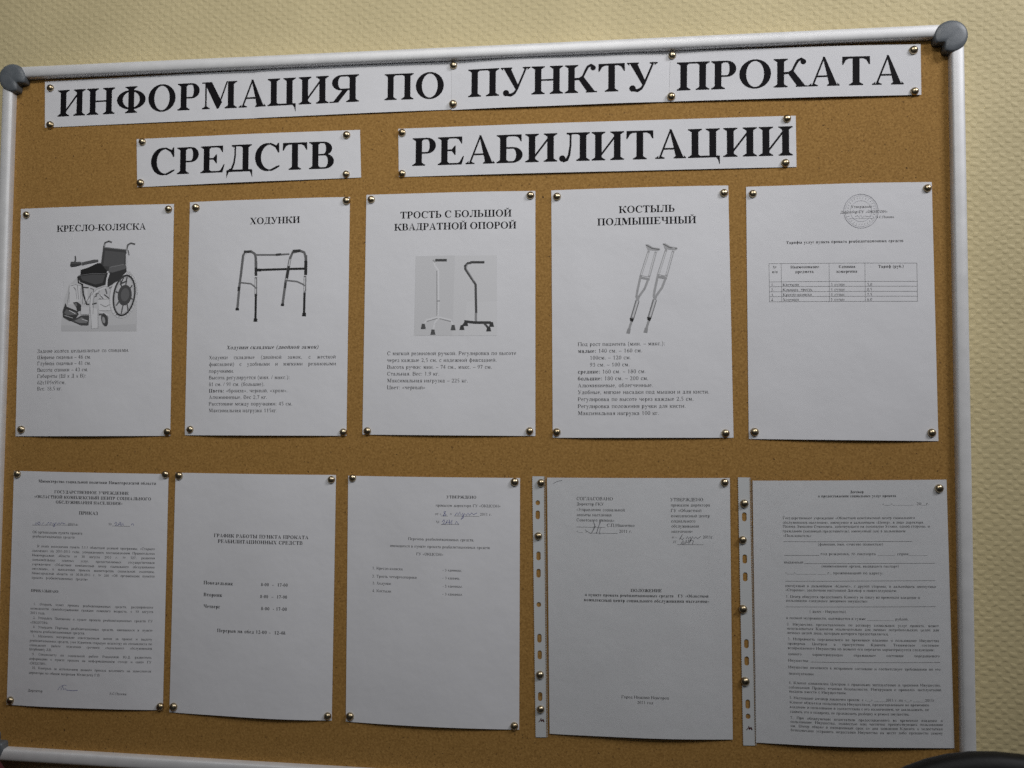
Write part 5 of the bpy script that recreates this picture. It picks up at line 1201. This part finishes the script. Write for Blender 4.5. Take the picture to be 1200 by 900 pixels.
# ------------------------------------------------------------------ punched sleeves round the two right-hand documents
def sleeve(skey, pkey, label):
    S = STRIPS[skey]; Q = [Vector(q) for q in S['quad']]; c0 = sum(Q, Vector((0, 0))) / 4; loc = Vector(Bw(c0.x, c0.y, 0))
    root = empty('document_sleeve', loc); tag(root, label, 'document sleeve', 'clear punched sleeves')
    Zs = -.0009
    cu = bpy.data.curves.new('strip_outline', 'CURVE'); cu.dimensions = '2D'; cu.fill_mode = 'BOTH'; cu.extrude = .00008
    def spline(pts):
        s = cu.splines.new('POLY'); s.points.add(len(pts) - 1); s.use_cyclic_u = True
        for q, (x, y) in zip(s.points, pts): q.co = (x - c0.x, -(y - c0.y), 0, 1)
    out = [Q[0], Q[1]]; n = 230
    for i in range(1, n): e = Q[1].lerp(Q[2], i / n); out.append((e.x + (.00028 if i % 2 else -.00028), e.y))
    out += [Q[2], Q[3]]
    for i in range(1, n): e = Q[3].lerp(Q[0], i / n); out.append((e.x + (.00028 if i % 2 else -.00028), e.y))
    spline(out)
    for kind, x, y in S['holes']:
        rx, ry = (.0026, .0052) if kind else (.0027, .0029)
        spline([(x + rx * math.cos(t_), y + (ry - rx) * (1 if math.sin(t_) > 0 else -1) * (abs(math.sin(t_)) > .01) + rx * math.sin(t_)) for t_ in [math.pi * (k + .5) / 10 for k in range(20)]])
    tmp = bpy.data.objects.new('tmp', cu); me = bpy.data.meshes.new_from_object(tmp); bpy.data.objects.remove(tmp); me.name = 'punched_strip'
    me.materials.clear(); me.materials.append(m_strip)
    o = bpy.data.objects.new('punched_strip', me); COL.objects.link(o); o.parent = root; o.rotation_euler = (math.pi / 2, 0, 0); o.location = (0, Zs, 0)
    # clear film from the strip to just past the paper's right edge
    P4 = SHEETS[pkey]['quad']; nu, nv = 20, 24; A = [Q[1], Vector(P4[1]) + Vector((.0016, -.001)), Vector(P4[2]) + Vector((.0016, .0012)), Q[2]]
    A[0] = Q[1] + Vector((0, .0008)); P = []
    for j in range(nv + 1):
        for i in range(nu + 1): u, v = i / nu, j / nv; q = (A[0].lerp(A[1], u)).lerp(A[3].lerp(A[2], u), v); P.append((q.x, q.y))
    V = on_sheet(pkey, P, .0011) - np.array(loc); fs = [(j * (nu + 1) + i, (j + 1) * (nu + 1) + i, (j + 1) * (nu + 1) + i + 1, j * (nu + 1) + i + 1) for j in range(nv) for i in range(nu)]
    new_obj('clear_film', V, fs, m_film, root, smooth=True)
    # welded seam: a row of tiny ridges beside the strip
    vs, fs = [], []
    for i in range(170):
        e = Q[1].lerp(Q[2], (i + .5) / 170); x, y = e.x + .0011, e.y; b = len(vs)
        for dx, dy in ((-.0004, -.0005), (.0004, -.0005), (.0004, .0005), (-.0004, .0005)): vs.append(Vector(Bw(x + dx, y + dy, -.0012)) - loc)
        vs.append(Vector(Bw(x, y, -.0017)) - loc); fs += [(b, b + 1, b + 4), (b + 1, b + 2, b + 4), (b + 2, b + 3, b + 4), (b + 3, b, b + 4)]
    tag(new_obj('welded_seam', vs, fs, m_strip, root), kind='stuff')
    lx, ly = S['logo']; s = .0011
    polys = stroke_polys([(lx - 3.2 * s, ly + 2.0 * s), (lx - 1.2 * s, ly - .3 * s), (lx - .6 * s, ly - 2.4 * s)], .0009)
    polys += [[(lx - .4 * s, ly + 1.6 * s), (lx - 1.0 * s, ly + .4 * s), (lx + .3 * s, ly - 1.6 * s), (lx + 1.2 * s, ly - .2 * s)], [(lx + .9 * s, ly - .9 * s), (lx + 2.0 * s, ly - 1.5 * s), (lx + 3.2 * s, ly + 1.5 * s), (lx + 2.0 * s, ly + 1.6 * s)]]
    polys += stroke_polys([(lx - .2 * s, ly + 1.3 * s), (lx + 1.3 * s, ly - .4 * s), (lx + 1.9 * s, ly + 1.5 * s)], .0007)
    vs, fs = [], []
    for k, q in enumerate(polys): b = len(vs); vs += [Vector(Bw(x, y, Zs - .00016 - k * .00001)) - loc for x, y in q]; fs.append(tuple(range(b, b + len(q))))
    new_obj('printed_mark', vs, fs, m_mark, root)
sleeve('s9', 'p9', 'clear sleeve with white punched strip holding the regulation sheet')
sleeve('s10', 'p10', 'clear sleeve with white punched strip holding the contract form')

# ------------------------------------------------------------------ dome headed pins
def pin_mesh():
    R, H = .0048, .0038; pr = [(R * .93, .0003), (R, .0)] + [(R * math.cos(a), -.0003 - H * math.sin(a)) for a in [math.pi / 2 * k / 9 for k in range(0, 9)]]
    N = 28; vs, fs = [], []
    for r, z in pr:
        for k in range(N): a = 2 * math.pi * k / N; vs.append((r * math.cos(a), z, r * math.sin(a)))
    for i in range(len(pr) - 1):
        for k in range(N): j = (k + 1) % N; fs.append((i * N + k, (i + 1) * N + k, (i + 1) * N + j, i * N + j))
    b = len(vs); vs.append((0, -.0003 - H, 0)); q = (len(pr) - 1) * N
    for k in range(N): fs.append((q + k, b, q + (k + 1) % N))
    me = bpy.data.meshes.new('push_pin'); me.from_pydata(vs, [], fs); me.materials.append(m_pin); me.shade_smooth(); return me
pm = pin_mesh()
for key, where, x, y in PINS:
    o = bpy.data.objects.new('push_pin', pm); COL.objects.link(o)
    if key[0] == 's': z = -.0012
    else: z = float(on_sheet(key, [(x, y)], .0002)[0][1])
    o.location = Bw(x, y, z); o.rotation_euler = (random.uniform(-.12, .12), random.uniform(0, 6.28), random.uniform(-.12, .12)); k = random.uniform(.94, 1.05); o.scale = (k, k, k)
    if key[0] == 's': lab = f'metal dome pin, {where} of the four on the {SHORT[key]}'
    else: lab = f'metal dome pin at the {where} corner of the {SHORT[key]}'
    tag(o, lab, 'push pin', 'metal dome pins holding the papers')

# ------------------------------------------------------------------ chair backs in front of the board
def pad(name, c, r, n, material, parent, e=2.3):
    vs, fs = [], []; NU, NV = 72, 40
    def sg(v, p_): return math.copysign(abs(v) ** p_, v)
    for j in range(NV + 1):
        ph = -math.pi / 2 + math.pi * j / NV
        for i in range(NU):
            th = 2 * math.pi * i / NU
            vs.append((c[0] + r[0] * sg(math.cos(th), 2 / n) * math.cos(ph) ** (2 / n) if abs(math.cos(ph)) > 1e-9 else c[0], c[1] + r[1] * sg(math.sin(ph), 2 / e), c[2] + r[2] * sg(math.sin(th), 2 / n) * abs(math.cos(ph)) ** (2 / n)))
    for j in range(NV):
        for i in range(NU): k = (i + 1) % NU; fs.append((j * NU + i, j * NU + k, (j + 1) * NU + k, (j + 1) * NU + i))
    return new_obj(name, vs, fs, material, parent, smooth=True)
def chair_back(loc, r, material, label, n=2.15):
    root = empty('chair', loc); tag(root, label, 'chair')
    pad('backrest', (0, 0, -r[2]), r, n, material, root)
    vs = [(x, y, z) for x in (-.03, .03) for y in (.02, .035) for z in (-r[2] * 2 - .12, -r[2])]
    new_obj('back_support', vs, [(0, 1, 3, 2), (4, 6, 7, 5), (0, 4, 5, 1), (2, 3, 7, 6), (0, 2, 6, 4), (1, 5, 7, 3)], m_black, root)
chair_back(Bw(1.045, .6760, -.30), (.168, .030, .245), m_black, 'black rounded chair back rising at the bottom right corner in front of the board')
chair_back(Bw(-.02, .765, -.12), (.175, .030, .20), m_red, 'dark red padded chair back just showing at the bottom left corner')
